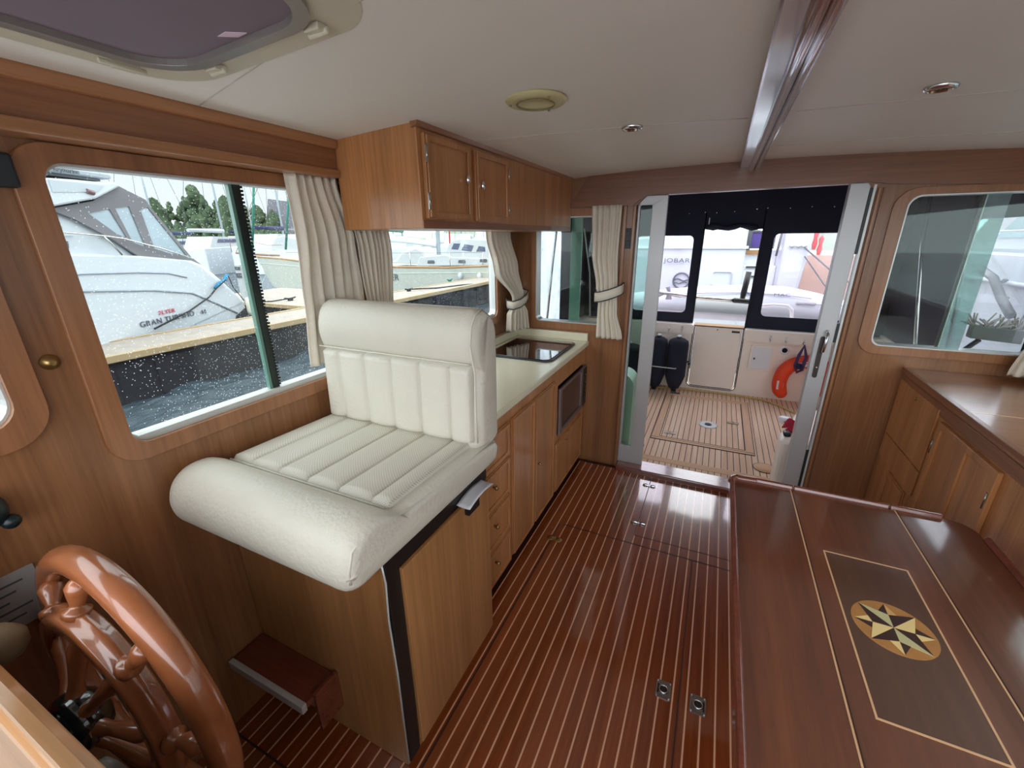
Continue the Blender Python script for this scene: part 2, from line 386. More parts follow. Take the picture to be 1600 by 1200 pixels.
# floor: large boards and lift-out hatches, teak and holly stripes run fore and aft
f = MB(); f.box(XL, XR, Y0, 2.70, -.06, 0)
FLOOR = struct(f, 'floor', W_floor)
# ceiling (cambered headliner)
c = MB(); NX = 20
prof = [(XL - .06 + (XR - XL + .12) * i / NX) for i in range(NX + 1)]
c.plate([(x, zc(x)) for x in prof] + [(x, zc(x) + .05) for x in prof[::-1]], [], 'y', Y0, 2.80)
struct(c, 'ceiling', HEADLINER)
# seams of the headliner panels
def ceil_seam(pts, name):
    mb = MB(); mb.tube([(x, y, zc(x) - .0005) for x, y in pts], (.0014), 6)
    struct(mb, name, plain('seam_shade', (196, 188, 178), .7) if 'seam_shade' not in MATS else MATS['seam_shade'])
ceil_seam([(-1.2 + i * .1, .755 - .022 * i * .9) for i in range(12)], 'trim_1')
ceil_seam([(-.86 + i * .08, 1.52 + (.02 * i)) for i in range(12)], 'trim_2')
ceil_seam([(.15 + i * .1, 1.72) for i in range(13)], 'trim_3')
ceil_seam([(.15 + i * .1, 2.32) for i in range(13)], 'trim_4')

# left wall with three windows
w0h = rr(-.75 + .06, .288, 1.19, 1.70, .05)
w1h = rr(.455, 1.20, 1.062, 1.705, .04)
w2h = rr(1.34, 2.455, 1.062, 1.705, .04)
lw = MB(); lw.plate([(Y0, 0), (2.78, 0), (2.78, 1.87), (Y0, 1.87)], [w0h, w1h, w2h], 'x', XL - .05, XL)
struct(lw, 'wall_left', W_wall)
def window(n, hole, outer, mat, glass, x=XL, frame_t=.012, sill=True, sgn=1, gasket=True):
    win = empty('window_%d' % n, (x, (hole[0][0] + hole[len(hole) // 2][0]) / 2, min(p[1] for p in hole)), kind='structure')
    fr = MB(); fr.plate(outer, [hole], 'x', x, x + sgn * frame_t); build(fr, 'window_frame', mat, win, bevel=.004)
    ys = [p[0] for p in hole]; zs = [p[1] for p in hole]
    gp = MB(); gp.plate([(y, z) for y, z in hole], [], 'x', x - sgn * .036, x - sgn * .030); build(gp, 'glass_pane', glass, win)
    al = MB(); cy = (min(ys) + max(ys)) / 2; cz = (min(zs) + max(zs)) / 2
    ins = [(cy + (y - cy) * (1 - .004 / (max(ys) - cy)), cz + (z - cz) * (1 - .004 / (max(zs) - cz))) for y, z in hole]
    al.plate(hole, [ins], 'x', x - sgn * .046, x - sgn * .004); z0_ = min(zs); al.box(min(x - sgn * .05, x - sgn * .008), max(x - sgn * .05, x - sgn * .008), min(ys) + .02, max(ys) - .02, z0_ - .002, z0_ + .016); build(al, 'aluminium_rim', ALUW, win)
    return win
win0 = window(1, w0h, rr(-.75, .335, 1.14, 1.76, .08), W_framez, GLASSW)
win1 = window(2, w1h, rr(.405, 1.25, 1.018, 1.742, .07), W_framez, GLASSW)
mb = MB(); mb.box(XL - .040, XL - .024, .856, .866, 1.075, 1.704); build(mb, 'sliding_sash', TEAL, win1)
mb = MB(); mb.box(XL - .048, XL - .020, .866, .888, 1.075, 1.704)
for i in range(60): mb.box(XL - .03, XL - .016, .888, .888 + random.uniform(.002, .007), 1.085 + i * .0103, 1.085 + i * .0103 + .006)
build(mb, 'brush_seal', GASKET, win1)
win2 = window(3, w2h, rr(1.29, 2.505, 1.018, 1.742, .07), W_framez, GLASSW)
# right wall, mostly outside the frame; windows added to let side daylight in
rwh = rr(.1, 2.3, 1.05, 1.70, .05); rwh0 = rr(-.69, 0, 1.05, 1.70, .05)
rw = MB(); rw.plate([(Y0, 0), (2.78, 0), (2.78, 1.87), (Y0, 1.87)], [rwh, rwh0], 'x', XR, XR + .05)
struct(rw, 'wall_right', W_wall)
win3 = window(4, rwh, rr(.05, 2.35, 1.0, 1.75, .07), W_framez, GLASS, x=XR, sgn=-1)
win3b = window(5, rwh0, rr(-.74, .045, 1.0, 1.75, .07), W_framez, GLASS, x=XR, sgn=-1)
# aft bulkhead: door opening and a window either side
dh = [(-.478, -.06), (.625, -.06), (.625, 1.735), (.585, 1.775), (-.43, 1.765), (-.478, 1.72)]
wl = rr(-1.105, -.60, 1.0, 1.665, .03); wr = rr(.752, 1.36, 1.003, 1.712, (.04, .03, .03, .05))
aw = MB(); aw.plate([(XL - .05, -.06), (-.478, -.06)] + [(-.478, 1.72), (-.43, 1.765), (.585, 1.775), (.625, 1.735), (.625, -.06)] + [(XR + .05, -.06), (XR + .05, 1.9), (XL - .05, 1.9)], [wl, wr], 'y', YB, YB + .07)
struct(aw, 'wall_aft', W_wall)
def ywindow(n, hole, outer, glass, frame_mat=W_framez):
    xs = [p[0] for p in hole]; zs = [p[1] for p in hole]
    win = empty('window_%d' % n, ((min(xs) + max(xs)) / 2, YB, min(zs)), kind='structure')
    if outer:
        fr = MB(); fr.plate(outer, [hole], 'y', YB - .012, YB); build(fr, 'window_frame', frame_mat, win, bevel=.004)
    gp = MB(); gp.plate(hole, [], 'y', YB + .03, YB + .035); build(gp, 'glass_pane', glass, win)
    cx = (min(xs) + max(xs)) / 2; cz = (min(zs) + max(zs)) / 2
    ins = [(cx + (x - cx) * (1 - .006 / (max(xs) - cx)), cz + (z - cz) * (1 - .006 / (max(zs) - cz))) for x, z in hole]
    al = MB(); al.plate(hole, [ins], 'y', YB - .014, YB + .06); build(al, 'aluminium_rim', ALUW, win)
    return win
winA = ywindow(6, wl, rr(-1.14, -.565, .955, 1.71, .02), GLASS)
mb = MB(); mb.box(-.884, -.812, YB + .038, YB + .052, 1.005, 1.66); build(mb, 'sliding_sash', TEAL, winA)
winB = ywindow(7, wr, rr(.70, 1.41, .96, 1.745, (.08, .03, .03, .09)), GLASS)
mb = MB(); mb.box(1.032, 1.115, YB + .040, YB + .048, 1.006, 1.709); build(mb, 'sliding_sash', GLASSD, winB)
mb = MB(); mb.box(1.024, 1.034, YB + .038, YB + .05, 1.006, 1.709); build(mb, 'sash_edge', GASKET, winB)
mb = MB(); mb.box(1.034, 1.038, YB + .036, YB + .05, 1.006, 1.709); build(mb, 'sash_highlight', ALUW, winB)
# header above the aft windows and door
hd = MB(); hd.plate([(x, zc(x)) for x in prof if -.89 <= x <= XR] + [(XR, 1.72), (.66, 1.765), (.585, 1.778), (-.43, 1.768), (-.50, 1.715), (-.89, 1.715)], [], 'y', YB - .022, YB)
struct(hd, 'trim_5', W_x)
pl = MB(); pl.box(-.553, -.533, YB - .016, YB, .95, 1.715); pl.box(-.497, -.479, YB - .018, YB, 0, 1.715); struct(pl, 'trim_6', W_framez, bevel=.004)
pl = MB(); pl.box(.628, .64, YB - .016, YB, 0, 1.75); pl.box(.648, .655, YB - .01, YB, 0, 1.75); struct(pl, 'trim_7', W_framez, bevel=.003)
# valance on the left (curtain pelmet)
va = MB(); va.box(XL, -1.212, Y0, 1.186, 1.75, zc(-1.2)); struct(va, 'trim_8', W_h)
va = MB(); va.box(XL, -1.196, Y0, 1.186, zc(-1.2) - .028, zc(-1.2) + .002); va.box(XL, -1.198, Y0, 1.186, 1.743, 1.768); struct(va, 'trim_9', W_frame, bevel=.006)
va = MB(); va.box(XL, XL + .03, 1.19, 2.7, 1.73, 1.86); struct(va, 'trim_10', W_h)
# centre ceiling beam with hand rail mouldings
cb = MB(); cb.box(.028, .108, Y0, YB - .02, 1.868, zc(.08) + .005); struct(cb, 'trim_11', W_beam, bevel=.006)
cb = MB()
for xx, rr_ in ((.082, .013), (.103, .010)): cb.tube([(xx, Y0, 1.865), (xx, YB - .03, 1.865)], rr_, 10)
cb.box(.108, .124, Y0, YB - .024, 1.884, zc(.1) + .004)
struct(cb, 'trim_12', W_beam)
# threshold under the sliding door
th = MB(); th.box(-.478, .625, 2.655, 2.80, -.05, .035); struct(th, 'trim_13', W_fid, bevel=.008)

# unseen white side decks and foredeck, added to bounce sky light onto the ceiling
mb = MB(); mb.box(-1.90, XL - .055, -1.2, 2.78, .30, .58); struct(mb, 'bounce_deck_left', WHITE)
mb = MB(); mb.box(XR + .055, 2.06, -1.2, 2.78, .30, .66); struct(mb, 'bounce_deck_right', WHITE)
mb = MB(); mb.box(-1.5, 1.66, -5, -1.0, .30, .82); struct(mb, 'bounce_foredeck', WHITE)

# sliding door
door = empty('door_1', (.07, YB + .03, 0), kind='structure')
mb = MB(); mb.plate([(-.478, .035), (-.475, 1.72), (-.43, 1.765), (-.312, 1.765), (-.312, .035)], [rr(-.462, -.395, .16, 1.715, .008)], 'y', YB + .01, YB + .045)
build(mb, 'sliding_door_leaf', ALU, door, label='aluminium door leaf with narrow glass', bevel=.003)
mb = MB(); mb.box(-.462, -.395, YB + .024, YB + .030, .16, 1.715); build(mb, 'glass_pane', GLASSG, door)
mb = MB(); mb.plate([(.520, .035), (.518, 1.775), (.585, 1.775), (.598, 1.76), (.598, .035)], [], 'y', YB - .005, YB + .045); build(mb, 'door_stile', ALU, door, bevel=.003)
mb = MB(); mb.box(.598, .614, YB + .0, YB + .04, .035, .36); mb.box(.598, .614, YB + .0, YB + .04, 1.0, 1.10); mb.box(.600, .612, YB, YB + .04, 1.45, 1.75); build(mb, 'rubber_seal', GASKET, door)
mb = MB(); mb.box(.612, .622, YB - .002, YB + .04, .035, 1.765); build(mb, 'door_channel', ALUW, door)
mb = MB(); mb.plate(rr(.540, .562, .80, 1.03, .01), [], 'y', YB - .013, YB - .006); lock = build(mb, 'lock_plate', plain('dark_lock_plate', (70, 64, 60), .35, metal=.7), door)
mb = MB(); mb.tube([(.556, YB - .012, .945), (.558, YB - .04, .955), (.56, YB - .045, 1.0), (.562, YB - .04, 1.05), (.562, YB - .012, 1.06)], .007, 8); build(mb, 'pull_handle', CHROME, lock)
mb = MB(); mb.lathe([(.004, 0), (.004, .004)], (.551, YB - .0145, .86), (0, -1, 0), 10); build(mb, 'key_barrel', CHROME, lock)
mb = MB(); mb.box(.5955, .6, YB - .001, YB + .002, .7, .9); 

# ================================================================== CEILING FITTINGS
def zrot(x): return zc(x)
# roof hatch with blind
hx0, hx1, hy0, hy1 = -1.026, -.600, -.02, .622
hat = empty('roof_hatch', (-.88, .36, zc(-.88)), 'large rounded roof hatch with closed mauve blind in the cream ceiling', 'hatch')
def tilt(p):   # follow the camber
    return p
SLH = .027 * 2 * .96
MH = Matrix.Translation((-.88, 0, zc(-.88) + .0005)) @ Matrix.Rotation(-math.atan(SLH), 4, 'Y')
def hr_(x0, x1, y0, y1, r_): return [(x + .88, y) for x, y in rr(x0, x1, y0, y1, r_, 8)]
mb = MB(); mb.plate(hr_(-1.097, -.535, -.09, .684, .11), [hr_(hx0, hx1, hy0 - .01, hy1, .10)], 'z', -.005, .004, MH); build(mb, 'hatch_flange', HATCHCREAM, hat, bevel=.003)
mb = MB(); mb.plate(hr_(hx0 - .004, hx1 + .004, hy0 - .014, hy1 + .004, .10), [hr_(hx0 + .018, hx1 - .018, hy0 + .01, hy1 - .018, .085)], 'z', -.014, .004, MH); build(mb, 'hatch_rim', plain('grey_hatch_rim', (156, 150, 144), .3, metal=.4), hat, bevel=.004)
mb = MB(); mb.plate(hr_(hx0 + .01, hx1 - .01, hy0, hy1 - .01, .09), [], 'z', -.003, .003, MH); build(mb, 'mauve_blind', BLIND, hat)
for (x, y) in ((-.66, .632), (-.94, .634), (-1.058, .545)):
    mb = MB(); P_ = lambda a, b_, c_: MH @ Vector((a + .88, b_, c_))
    if y > .6: mb.obox(P_(x, y + .006, -.010), .034, .022, .012); mb.tube([P_(x - .022, y + .012, -.014), P_(x + .022, y + .012, -.014)], .006, 8)
    else: mb.obox(P_(x, y, -.010), .022, .04, .012); mb.tube([P_(x + .008, y - .045, -.014), P_(x + .008, y + .03, -.014)], .005, 8)
    build(mb, 'hatch_latch', HATCHCREAM, hat, bevel=.003)
mb = MB(); mb.plate([(x + .88, y) for x, y in ((-.825, .578), (-.80, .598), (-.775, .597), (-.80, .576))], [], 'z', -.0042, -.0032, MH); build(mb, 'clear_corner', plain('pale_pink_gap', (226, 200, 214), .6), hat)
# round cream speaker
sx0, sy0 = -.50, 1.214
mb = MB(); mb.lathe([(.082, 0), (.082, .004), (.076, .010), (.052, .013), (.049, .010), (0, .010)], (sx0, sy0, zc(sx0) + .001), (0, 0, -1), 36)
sp_ = build(mb, 'ceiling_speaker', SPEAKER, None, 'round yellowed cream speaker cover on the ceiling', 'speaker')
mb = MB(); mb.tube([(sx0 + .05 * cos(a / 24 * 2 * pi), sy0 + .05 * sin(a / 24 * 2 * pi), zc(sx0) - .013) for a in range(24)], .002, 6, closed=True)
for a in (80, 200, 320): mb.ball((sx0 + .068 * cos(radians(a)), sy0 + .068 * sin(radians(a)), zc(sx0) - .011), .004, 8)
build(mb, 'grille_ring', plain('speaker_shade', (140, 130, 92), .5), sp_)
def downlight(x, y, label):
    t_ = empty('ceiling_downlight', (x, y, zc(x)), label, 'ceiling light', 'round recessed ceiling lights')
    mb = MB(); mb.lathe([(.034, -.002), (.036, .003), (.032, .009), (.024, .010), (.023, .004)], (x, y, zc(x)), (0, 0, -1), 28); build(mb, 'chrome_rim', CHROME, t_)
    mb = MB(); mb.lathe([(.023, 0), (.023, .006), (0.001, .007)], (x, y, zc(x)), (0, 0, -1), 20); build(mb, 'lamp_lens', LIGHTLENS, t_)
downlight(-.33, 1.66, 'small chrome ceiling light between the speaker and the wooden beam')
downlight(.448, 1.605, 'small chrome ceiling light on the right of the wooden beam')

# ================================================================== FURNITURE
def panel_x(mb, x, y0, y1, z0, z1, t=.016, sgn=1, fr=.028, rec=.008):
    """framed panel facing +x (sgn=1) or -x: slab with raised moulding"""
    a, b_ = (x, x + sgn * t)
    mb.box(min(a, b_), max(a, b_), y0, y1, z0, z1)
    c = x + sgn * t; d = c + sgn * .007
    lo, hi = min(c, d), max(c, d)
    mb.plate([(y0 + .004, z0 + .004), (y1 - .004, z0 + .004), (y1 - .004, z1 - .004), (y0 + .004, z1 - .004)], [[(y0 + fr, z0 + fr), (y1 - fr, z0 + fr), (y1 - fr, z1 - fr), (y0 + fr, z1 - fr)]], 'x', lo, hi)
    return mb
def knob(parent, o, ax, r=.010, mat=None):
    mb = MB(); mb.lathe([(r * .5, 0), (r * .45, .008), (r, .013), (r * .95, .02), (r * .4, .023)], o, ax, 14); return build(mb, 'knob', mat or BRASS, parent)
def hinge(parent, x, y, z, h=.05, sgn=1):
    mb = MB(); mb.tube([(x, y, z - h / 2), (x, y, z + h / 2)], .0035, 8); mb.box(x - .0015, x + .0015, y - .005, y + .005, z - h / 2, z + h / 2); return build(mb, 'hinge', STEEL, parent)

# --- overhead cabinet over the galley
XO = -.877
oc = empty('overhead_cabinet', (-1.06, 1.95, 1.575), 'wooden overhead cabinet hung under the ceiling above the galley', 'cabinet')
mb = MB(); mb.plate([(-1.214, 1.578), (XO, 1.578), (XO, zc(XO) + .002), (-1.214, zc(-1.214) + .002)], [], 'y', 1.187, YB - .003); build(mb, 'body', W_cab, oc, bevel=.002)
mb = MB(); mb.box(XO, XO + .004, 1.187, YB - .024, 1.578, 1.603); build(mb, 'bottom_rail', W_h, oc, bevel=.001)
mb = MB(); mb.plate([(XO - .012, 1.862), (XO + .010, 1.866), (XO + .016, 1.880), (XO + .010, zc(XO) + .002), (XO - .012, zc(XO) + .002)], [], 'y', 1.175, YB - .024); build(mb, 'cornice', W_frame, oc, bevel=.004)
for i, (a, b_, kz, ky, hy) in enumerate(((1.206, 1.475, 1.745, 1.440, 1.214), (1.516, 1.786, 1.735, 1.548, 1.780))):
    mb = panel_x(MB(), XO, a, b_, 1.608, 1.853, t=.014, fr=.022); d = build(mb, 'door', W_cab, oc, bevel=.0025)
    mb = MB(); mb.ball((XO + .026, ky, kz), .013, 12, (.6, .8, 1.25)); build(mb, 'knob', CHROME, d)
    for hz in (1.66, 1.795): hinge(d, XO + .018, hy - .006 if i == 0 else hy + .010, hz)

# --- galley cabinet
XG = -.745
gc = empty('galley_cabinet', (-1.0, 1.94, 0), 'long wooden galley cabinet with drawers and tall doors along the left wall', 'cabinet')
mb = MB(); mb.plate([(1.165, .05), (YB - .003, .05), (YB - .003, .855), (1.165, .855)], [[(2.17, .425), (2.715, .425), (2.715, .74), (2.17, .74)]], 'x', XG - .02, XG); mb.box(XL + .002, XG - .02, 1.165, 1.185, .05, .855); build(mb, 'carcass', W_cab, gc)
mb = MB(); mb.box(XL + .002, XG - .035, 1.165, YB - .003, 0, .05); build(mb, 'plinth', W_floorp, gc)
mb = MB(); mb.box(XG - .30, XG - .29, 2.14, 2.715, .40, .76); mb.box(XG - .29, XG - .02, 2.155, 2.165, .4, .76); mb.box(XG - .29, XG - .02, 2.16, 2.715, .40, .42); mb.box(XG - .29, XG - .02, 2.16, 2.715, .745, .76)
build(mb, 'oven_recess', BLACK, gc)
zs = [(.640, .795), (.452, .630), (.255, .440), (.060, .243)]
for z0, z1 in zs:
    mb = panel_x(MB(), XG, 1.19, 1.505, z0, z1, t=.010, fr=.024); d = build(mb, 'drawer', W_cab, gc, bevel=.0025)
    knob(d, (XG + .012, 1.345, (z0 + z1) / 2 + .02), (1, 0, 0), .011)
for a, b_, ky in ((1.535, 1.792, None), (1.808, 2.095, 1.835)):
    mb = panel_x(MB(), XG, a, b_, .062, .795, t=.010, fr=.022); d = build(mb, 'door', W_cab, gc, bevel=.0025)
    if ky: knob(d, (XG + .012, ky, .42), (1, 0, 0), .009)
mb = panel_x(MB(), XG, 2.13, 2.66, .06, .385, t=.010, fr=.024); d = build(mb, 'door', W_cab, gc, bevel=.0025)
knob(d, (XG + .012, 2.30, .345), (1, 0, 0), .006)
# worktop
wt = empty('worktop', (-1.0, 1.94, .855), 'cream galley worktop with a low upstand at wall and bulkhead', 'worktop')
mb = MB(); mb.box(XL + .001, -.722, 1.165, YB - .002, .856, .888); build(mb, 'slab', COUNTER, wt, bevel=.006)
mb = MB(); mb.box(XL + .001, -1.232, 1.20, YB - .03, .8875, .935); mb.box(XL + .001, -.728, YB - .028, YB - .002, .8875, .940); build(mb, 'upstand', COUNTER, wt, bevel=.005)
mb = MB(); mb.tube([(-1.02, 1.585, .888), (-1.02, 1.585, .90)], .018, 14); mb.ball((-1.02, 1.585, .905), .016, 12); tapk = build(mb, 'pull_ring', BLACK, wt)
# hob with black glass lid
hob = empty('cooktop', (-.965, 2.36, .8885), 'black glass cooktop lid set into the cream worktop', 'cooktop')
mb = MB(); mb.plate(rr(-1.190, -.775, 2.11, 2.61, .05), [], 'z', .889, .897); build(mb, 'dark_rim', plain('slate_rim', (44, 48, 60), .3), hob, bevel=.002)
mb = MB(); mb.plate(rr(-1.178, -.787, 2.122, 2.598, .042), [], 'z', .8965, .901); build(mb, 'glass_lid', plain('brown_black_glass', (30, 18, 18), .05, coat=1), hob, bevel=.0015)
# microwave
mw = empty('microwave', (XG, 2.44, .425), 'built-in steel framed microwave in the galley front', 'microwave')
mb = MB(); mb.box(XG - .28, XG + .004, 2.182, 2.705, .435, .715); build(mb, 'body', BLACK, mw)
mb = MB(); mb.plate([(2.172, .43), (2.712, .43), (2.712, .722), (2.172, .722)], [[(2.212, .462), (2.60, .462), (2.60, .702), (2.212, .702)]], 'x', XG + .002, XG + .016); build(mb, 'steel_frame', plain('grey_steel_frame', (150, 140, 142), .35, metal=.8), mw, bevel=.003)
mb = MB(); mb.box(XG + .003, XG + .009, 2.212, 2.60, .462, .702); build(mb, 'glass_door', DKBROWN, mw)
mb = MB(); mb.box(XG + .012, XG + .019, 2.640, 2.712, .445, .71); cp = build(mb, 'control_panel', BLACK, mw, bevel=.002)
mb = MB()
for i in range(4): mb = MB(); mb.lathe([(.012, 0), (.011, .004), (.001, .005)], (XG + .019, 2.676, .50 + i * .055), (1, 0, 0), 12); build(mb, 'button', DKBROWN, cp)

# --- helm seat base with fridge
hb = empty('helm_cabinet', (-.965, .88, 0), 'wooden helm seat box with black-framed fridge door and fold-out foot rest', 'seat box')
XH = -.665; YH = .625
mb = MB(); mb.box(XL + .002, XH - .003, YH, 1.158, .0, .80); build(mb, 'box_body', W_side, hb, bevel=.004)
mb = MB(); mb.box(XH - .003, XH + .006, YH + .004, YH + .05, .02, .80); mb.box(XH - .003, XH + .006, YH + .05, 1.158, .73, .80); mb.box(XH - .003, XH + .004, 1.140, 1.158, .02, .80)
build(mb, 'black_frame', BLACK, hb, bevel=.002)
mb = MB(); mb.box(XH + .004, XH + .018, YH + .052, 1.150, .045, .728); fd = build(mb, 'fridge_door', W_side, hb, bevel=.003)
mb = MB(); mb.box(XH + .018, XH + .036, .985, 1.055, .69, .745); build(mb, 'door_latch', BLACK, fd, bevel=.003)
mb = MB(); mb.box(XH + .036, XH + .038, 1.0, 1.045, .722, .735); build(mb, 'latch_plate', CHROME, fd)
mb = MB(); mb.tube([(XH - .001, YH - .001, .79), (XH + .004, YH + .001, .72), (XH - .0, YH - .002, .60), (XH + .003, YH, .4), (XH + .001, YH - .001, .02)], .003, 6); build(mb, 'pale_cable', ALUW, hb)
# foot rest
mb = MB(); mb.box(-1.272, -.93, .518, YH, .235, .255); fs = build(mb, 'foot_rest', W_fid, hb, bevel=.004)
mb = MB(); mb.box(-1.272, -.932, .503, .520, .228, .2585); build(mb, 'metal_nosing', ALUW, fs, bevel=.002)
mb = MB(); mb.box(-.93, -.915, .54, YH, .12, .27); build(mb, 'side_bracket', W_fid, fs, bevel=.003)
# paper tucked in
mb = MB(); mb.grid(lambda u, v: (XH + .008 + .05 * v, .955 + .16 * u, .745 + .012 * sin(u * 3) - .012 * v + .01 * v * v), 10, 6)
build(mb, 'folded_paper', PAPER, None, 'white folded paper sticking out above the fridge door latch', 'paper', solid=.002)

# --- helm seat cushions
hs = empty('helm_chair', (-.93, .8, .80), 'cream leather helm seat with pleated back and rolled front edge', 'seat')
SX0, SX1 = -1.262, -.600
def edge(u, r=.06):   # inset near the side ends (rounding)
    x = SX0 + (SX1 - SX0) * u
    d = min(x - SX0, SX1 - x)
    return x, (0 if d > r else r - sqrt(max(0, r * r - (r - d) ** 2)))
def loft(profile, us, cen, r=.045):
    """closed profile of (y,z) swept along x, rounded at both ends"""
    mb = MB(); n = len(profile); vs = []
    for u in us:
        x = SX0 + (SX1 - SX0) * u; d = min(x - SX0, SX1 - x); k = 1.0
        ins = 0 if d >= r else r - sqrt(max(0, r * r - (r - d) ** 2))
        for (y, z) in profile:
            vy, vz = cen[0] - y, cen[1] - z; l_ = sqrt(vy * vy + vz * vz)
            # inset box-like: move towards the centre by ins in each axis
            yy = y + (1 if vy > 0 else -1) * min(abs(vy), ins * .55); zz = z + (1 if vz > 0 else -1) * min(abs(vz), ins * .55)
            vs.append((x, yy, zz))
    m_ = len(us); fs = [(i * n + k, i * n + (k + 1) % n, (i + 1) * n + (k + 1) % n, (i + 1) * n + k) for i in range(m_ - 1) for k in range(n)]
    mb.add(vs, fs, True); mb.s.append(True); mb.f.append(tuple(range(n))[::-1]); mb.s.append(True); mb.f.append(tuple((m_ - 1) * n + k for k in range(n)))
    return mb
us = [0, .004, .012, .025, .045, .07] + [.07 + .86 * i / 14 for i in range(1, 14)] + [.93, .955, .975, .988, .996, 1]
def curvy(pts, n=4):
    """closed Catmull-Rom"""
    out = []; m_ = len(pts)
    for i in range(m_):
        p0, p1, p2, p3 = [Vector(pts[(i + k) % m_]) for k in (-1, 0, 1, 2)]
        for j in range(n):
            t_ = j / n; out.append(tuple(.5 * ((2 * p1) + (-p0 + p2) * t_ + (2 * p0 - 5 * p1 + 4 * p2 - p3) * t_ * t_ + (-p0 + 3 * p1 - 3 * p2 + p3) * t_ ** 3)))
    return out
seatprof = curvy([(.492, .832), (.474, .855), (.472, .90), (.490, .945), (.530, .972), (.585, .972), (.628, .948), (.650, .932), (.72, .930), (.85, .926), (1.0, .918), (1.12, .908), (1.150, .900), (1.158, .880), (1.152, .835), (1.12, .822), (.95, .822), (.7, .826), (.55, .830)])
mb = loft(seatprof, us, (.8, .88)); cu = build(mb, 'seat_cushion', LEATHER, hs)
PL = [-1.150, -1.038, -.925, -.813, -.700]
def pleat(x, x0, x1):
    xs = [x0] + [p for p in PL if x0 < p < x1] + [x1]
    for a, b_ in zip(xs, xs[1:]):
        if a <= x <= b_:
            q = (x - a) / (b_ - a); e = (4 * q * (1 - q)) ** .3; return e
    return 0
def pleated(fpos, fnorm, x0, x1, v0, v1, height, nu=120, nv=24):
    """puffed panel: fpos(v)->(y,z) base line; raised along fnorm(v)"""
    mb = MB()
    def f(u, v):
        x = x0 + (x1 - x0) * u
        vv = v; e = min(1, min(vv, 1 - vv) / .035); e = sqrt(max(0, 1 - (1 - e) ** 2))
        h = -.006 + (height * (.12 + .88 * pleat(x, x0, x1)) + .006) * e
        if u in (0, 1): h = -.006
        y, z = fpos(v); ny, nz = fnorm(v)
        return (x, y + ny * h, z + nz * h)
    mb.grid(f, nu, nv); return mb
mb = pleated(lambda v: (.646 + (1.055 - .646) * v, .931 - .012 * v), lambda v: (0, 1), -1.235, -.645, 0, 1, .022, 180, 30)
build(mb, 'pleated_seat_panel', PERF, hs)
# side piping of the seat
mb = MB(); mb.tube([(SX1 - .010, y, z) for y, z in ((.484, .865), (.484, .895), (.498, .935), (.54, .957), (.59, .955), (.635, .932), (.70, .919), (.85, .913), (1.0, .906), (1.13, .897))], .0035, 6); build(mb, 'piping', LEATHER, cu)
mb = MB(); mb.tube([(SX0 + .03 + (SX1 - SX0 - .08) * i / 10, .643, .939) for i in range(11)], .003, 6); build(mb, 'piping', LEATHER, cu)
# back rest
backprof = curvy([(1.058, .905), (1.030, .925), (1.026, 1.0), (1.034, 1.10), (1.040, 1.178), (1.022, 1.205), (1.010, 1.26), (1.022, 1.320), (1.058, 1.352), (1.110, 1.348), (1.148, 1.322), (1.160, 1.27), (1.160, 1.1), (1.158, .96), (1.150, .905)])
SX0, SX1 = -1.238, -.598
mb = loft(backprof, us, (1.09, 1.13), r=.05); bk = build(mb, 'backrest', LEATHER, hs)
mb = pleated(lambda v: (1.030 + .010 * v, .935 + (1.190 - .935) * v), lambda v: (-1, 0), -1.226, -.622, 0, 1, .030, 140, 24)
build(mb, 'pleated_back_panel', LEATHER, hs)
mb = MB(); mb.tube([(-1.235 + .612 * i / 10, 1.020, 1.196) for i in range(11)], .003, 6); build(mb, 'piping', LEATHER, bk)
mb = MB(); mb.tube([(-.608, y, z) for y, z in ((1.020, .945), (1.016, 1.05), (1.022, 1.17), (1.010, 1.215), (1.000, 1.26), (1.010, 1.31), (1.035, 1.34), (1.075, 1.352))], .0035, 6); build(mb, 'piping', LEATHER, bk)
SX0, SX1 = -1.262, -.600

# --- curtains
def curtain(name, keys, nfold, amp, label, group=None, normal='x', n=None, seed=1, thick=.003, hem=True):
    """keys: [(z, (x0,y0), (x1,y1), amp factor)] top to bottom"""
    rnd = random.Random(seed); ph = [rnd.uniform(0, 6.28) for _ in range(6)]
    def f(u, v):
        t_ = v * (len(keys) - 1); i = min(int(t_), len(keys) - 2); q = smooth(t_ - i)
        a, b_ = keys[i], keys[i + 1]
        z = a[0] + (b_[0] - a[0]) * (t_ - i); L_ = lambda p, r_: p + (r_ - p) * q
        x0 = L_(a[1][0], b_[1][0]); y0 = L_(a[1][1], b_[1][1]); x1 = L_(a[2][0], b_[2][0]); y1 = L_(a[2][1], b_[2][1]); am = L_(a[3], b_[3])
        uu = u + .012 * sin(ph[3] + 5 * v + 9 * u)
        wv = sin(2 * pi * nfold * uu + ph[0] + .5 * sin(3 * v + ph[4])) + .35 * sin(2 * pi * nfold * 1.9 * uu + ph[1] + 1.2 * v) + .2 * sin(2 * pi * 2.3 * uu + ph[2])
        d = amp * am * wv
        dx, dy = x1 - x0, y1 - y0; l_ = sqrt(dx * dx + dy * dy) or 1
        return (x0 + dx * u - dy / l_ * d, y0 + dy * u + dx / l_ * d, z)
    mb = MB(); mb.grid(f, nfold * 14 + 1, 44)
    return build(mb, name, CURTAIN, None, label, 'curtain', group, solid=thick)
curtain('curtain', [(1.745, (-1.243, 1.005), (-1.243, 1.205), 1), (1.55, (-1.243, 1.01), (-1.243, 1.258), 1), (1.36, (-1.256, 1.008), (-1.256, 1.285), .6), (1.12, (-1.259, .992), (-1.259, 1.28), .55)], 6, .0105,
        'cream curtain hanging beside the large left window, just forward of the seat back', seed=3)
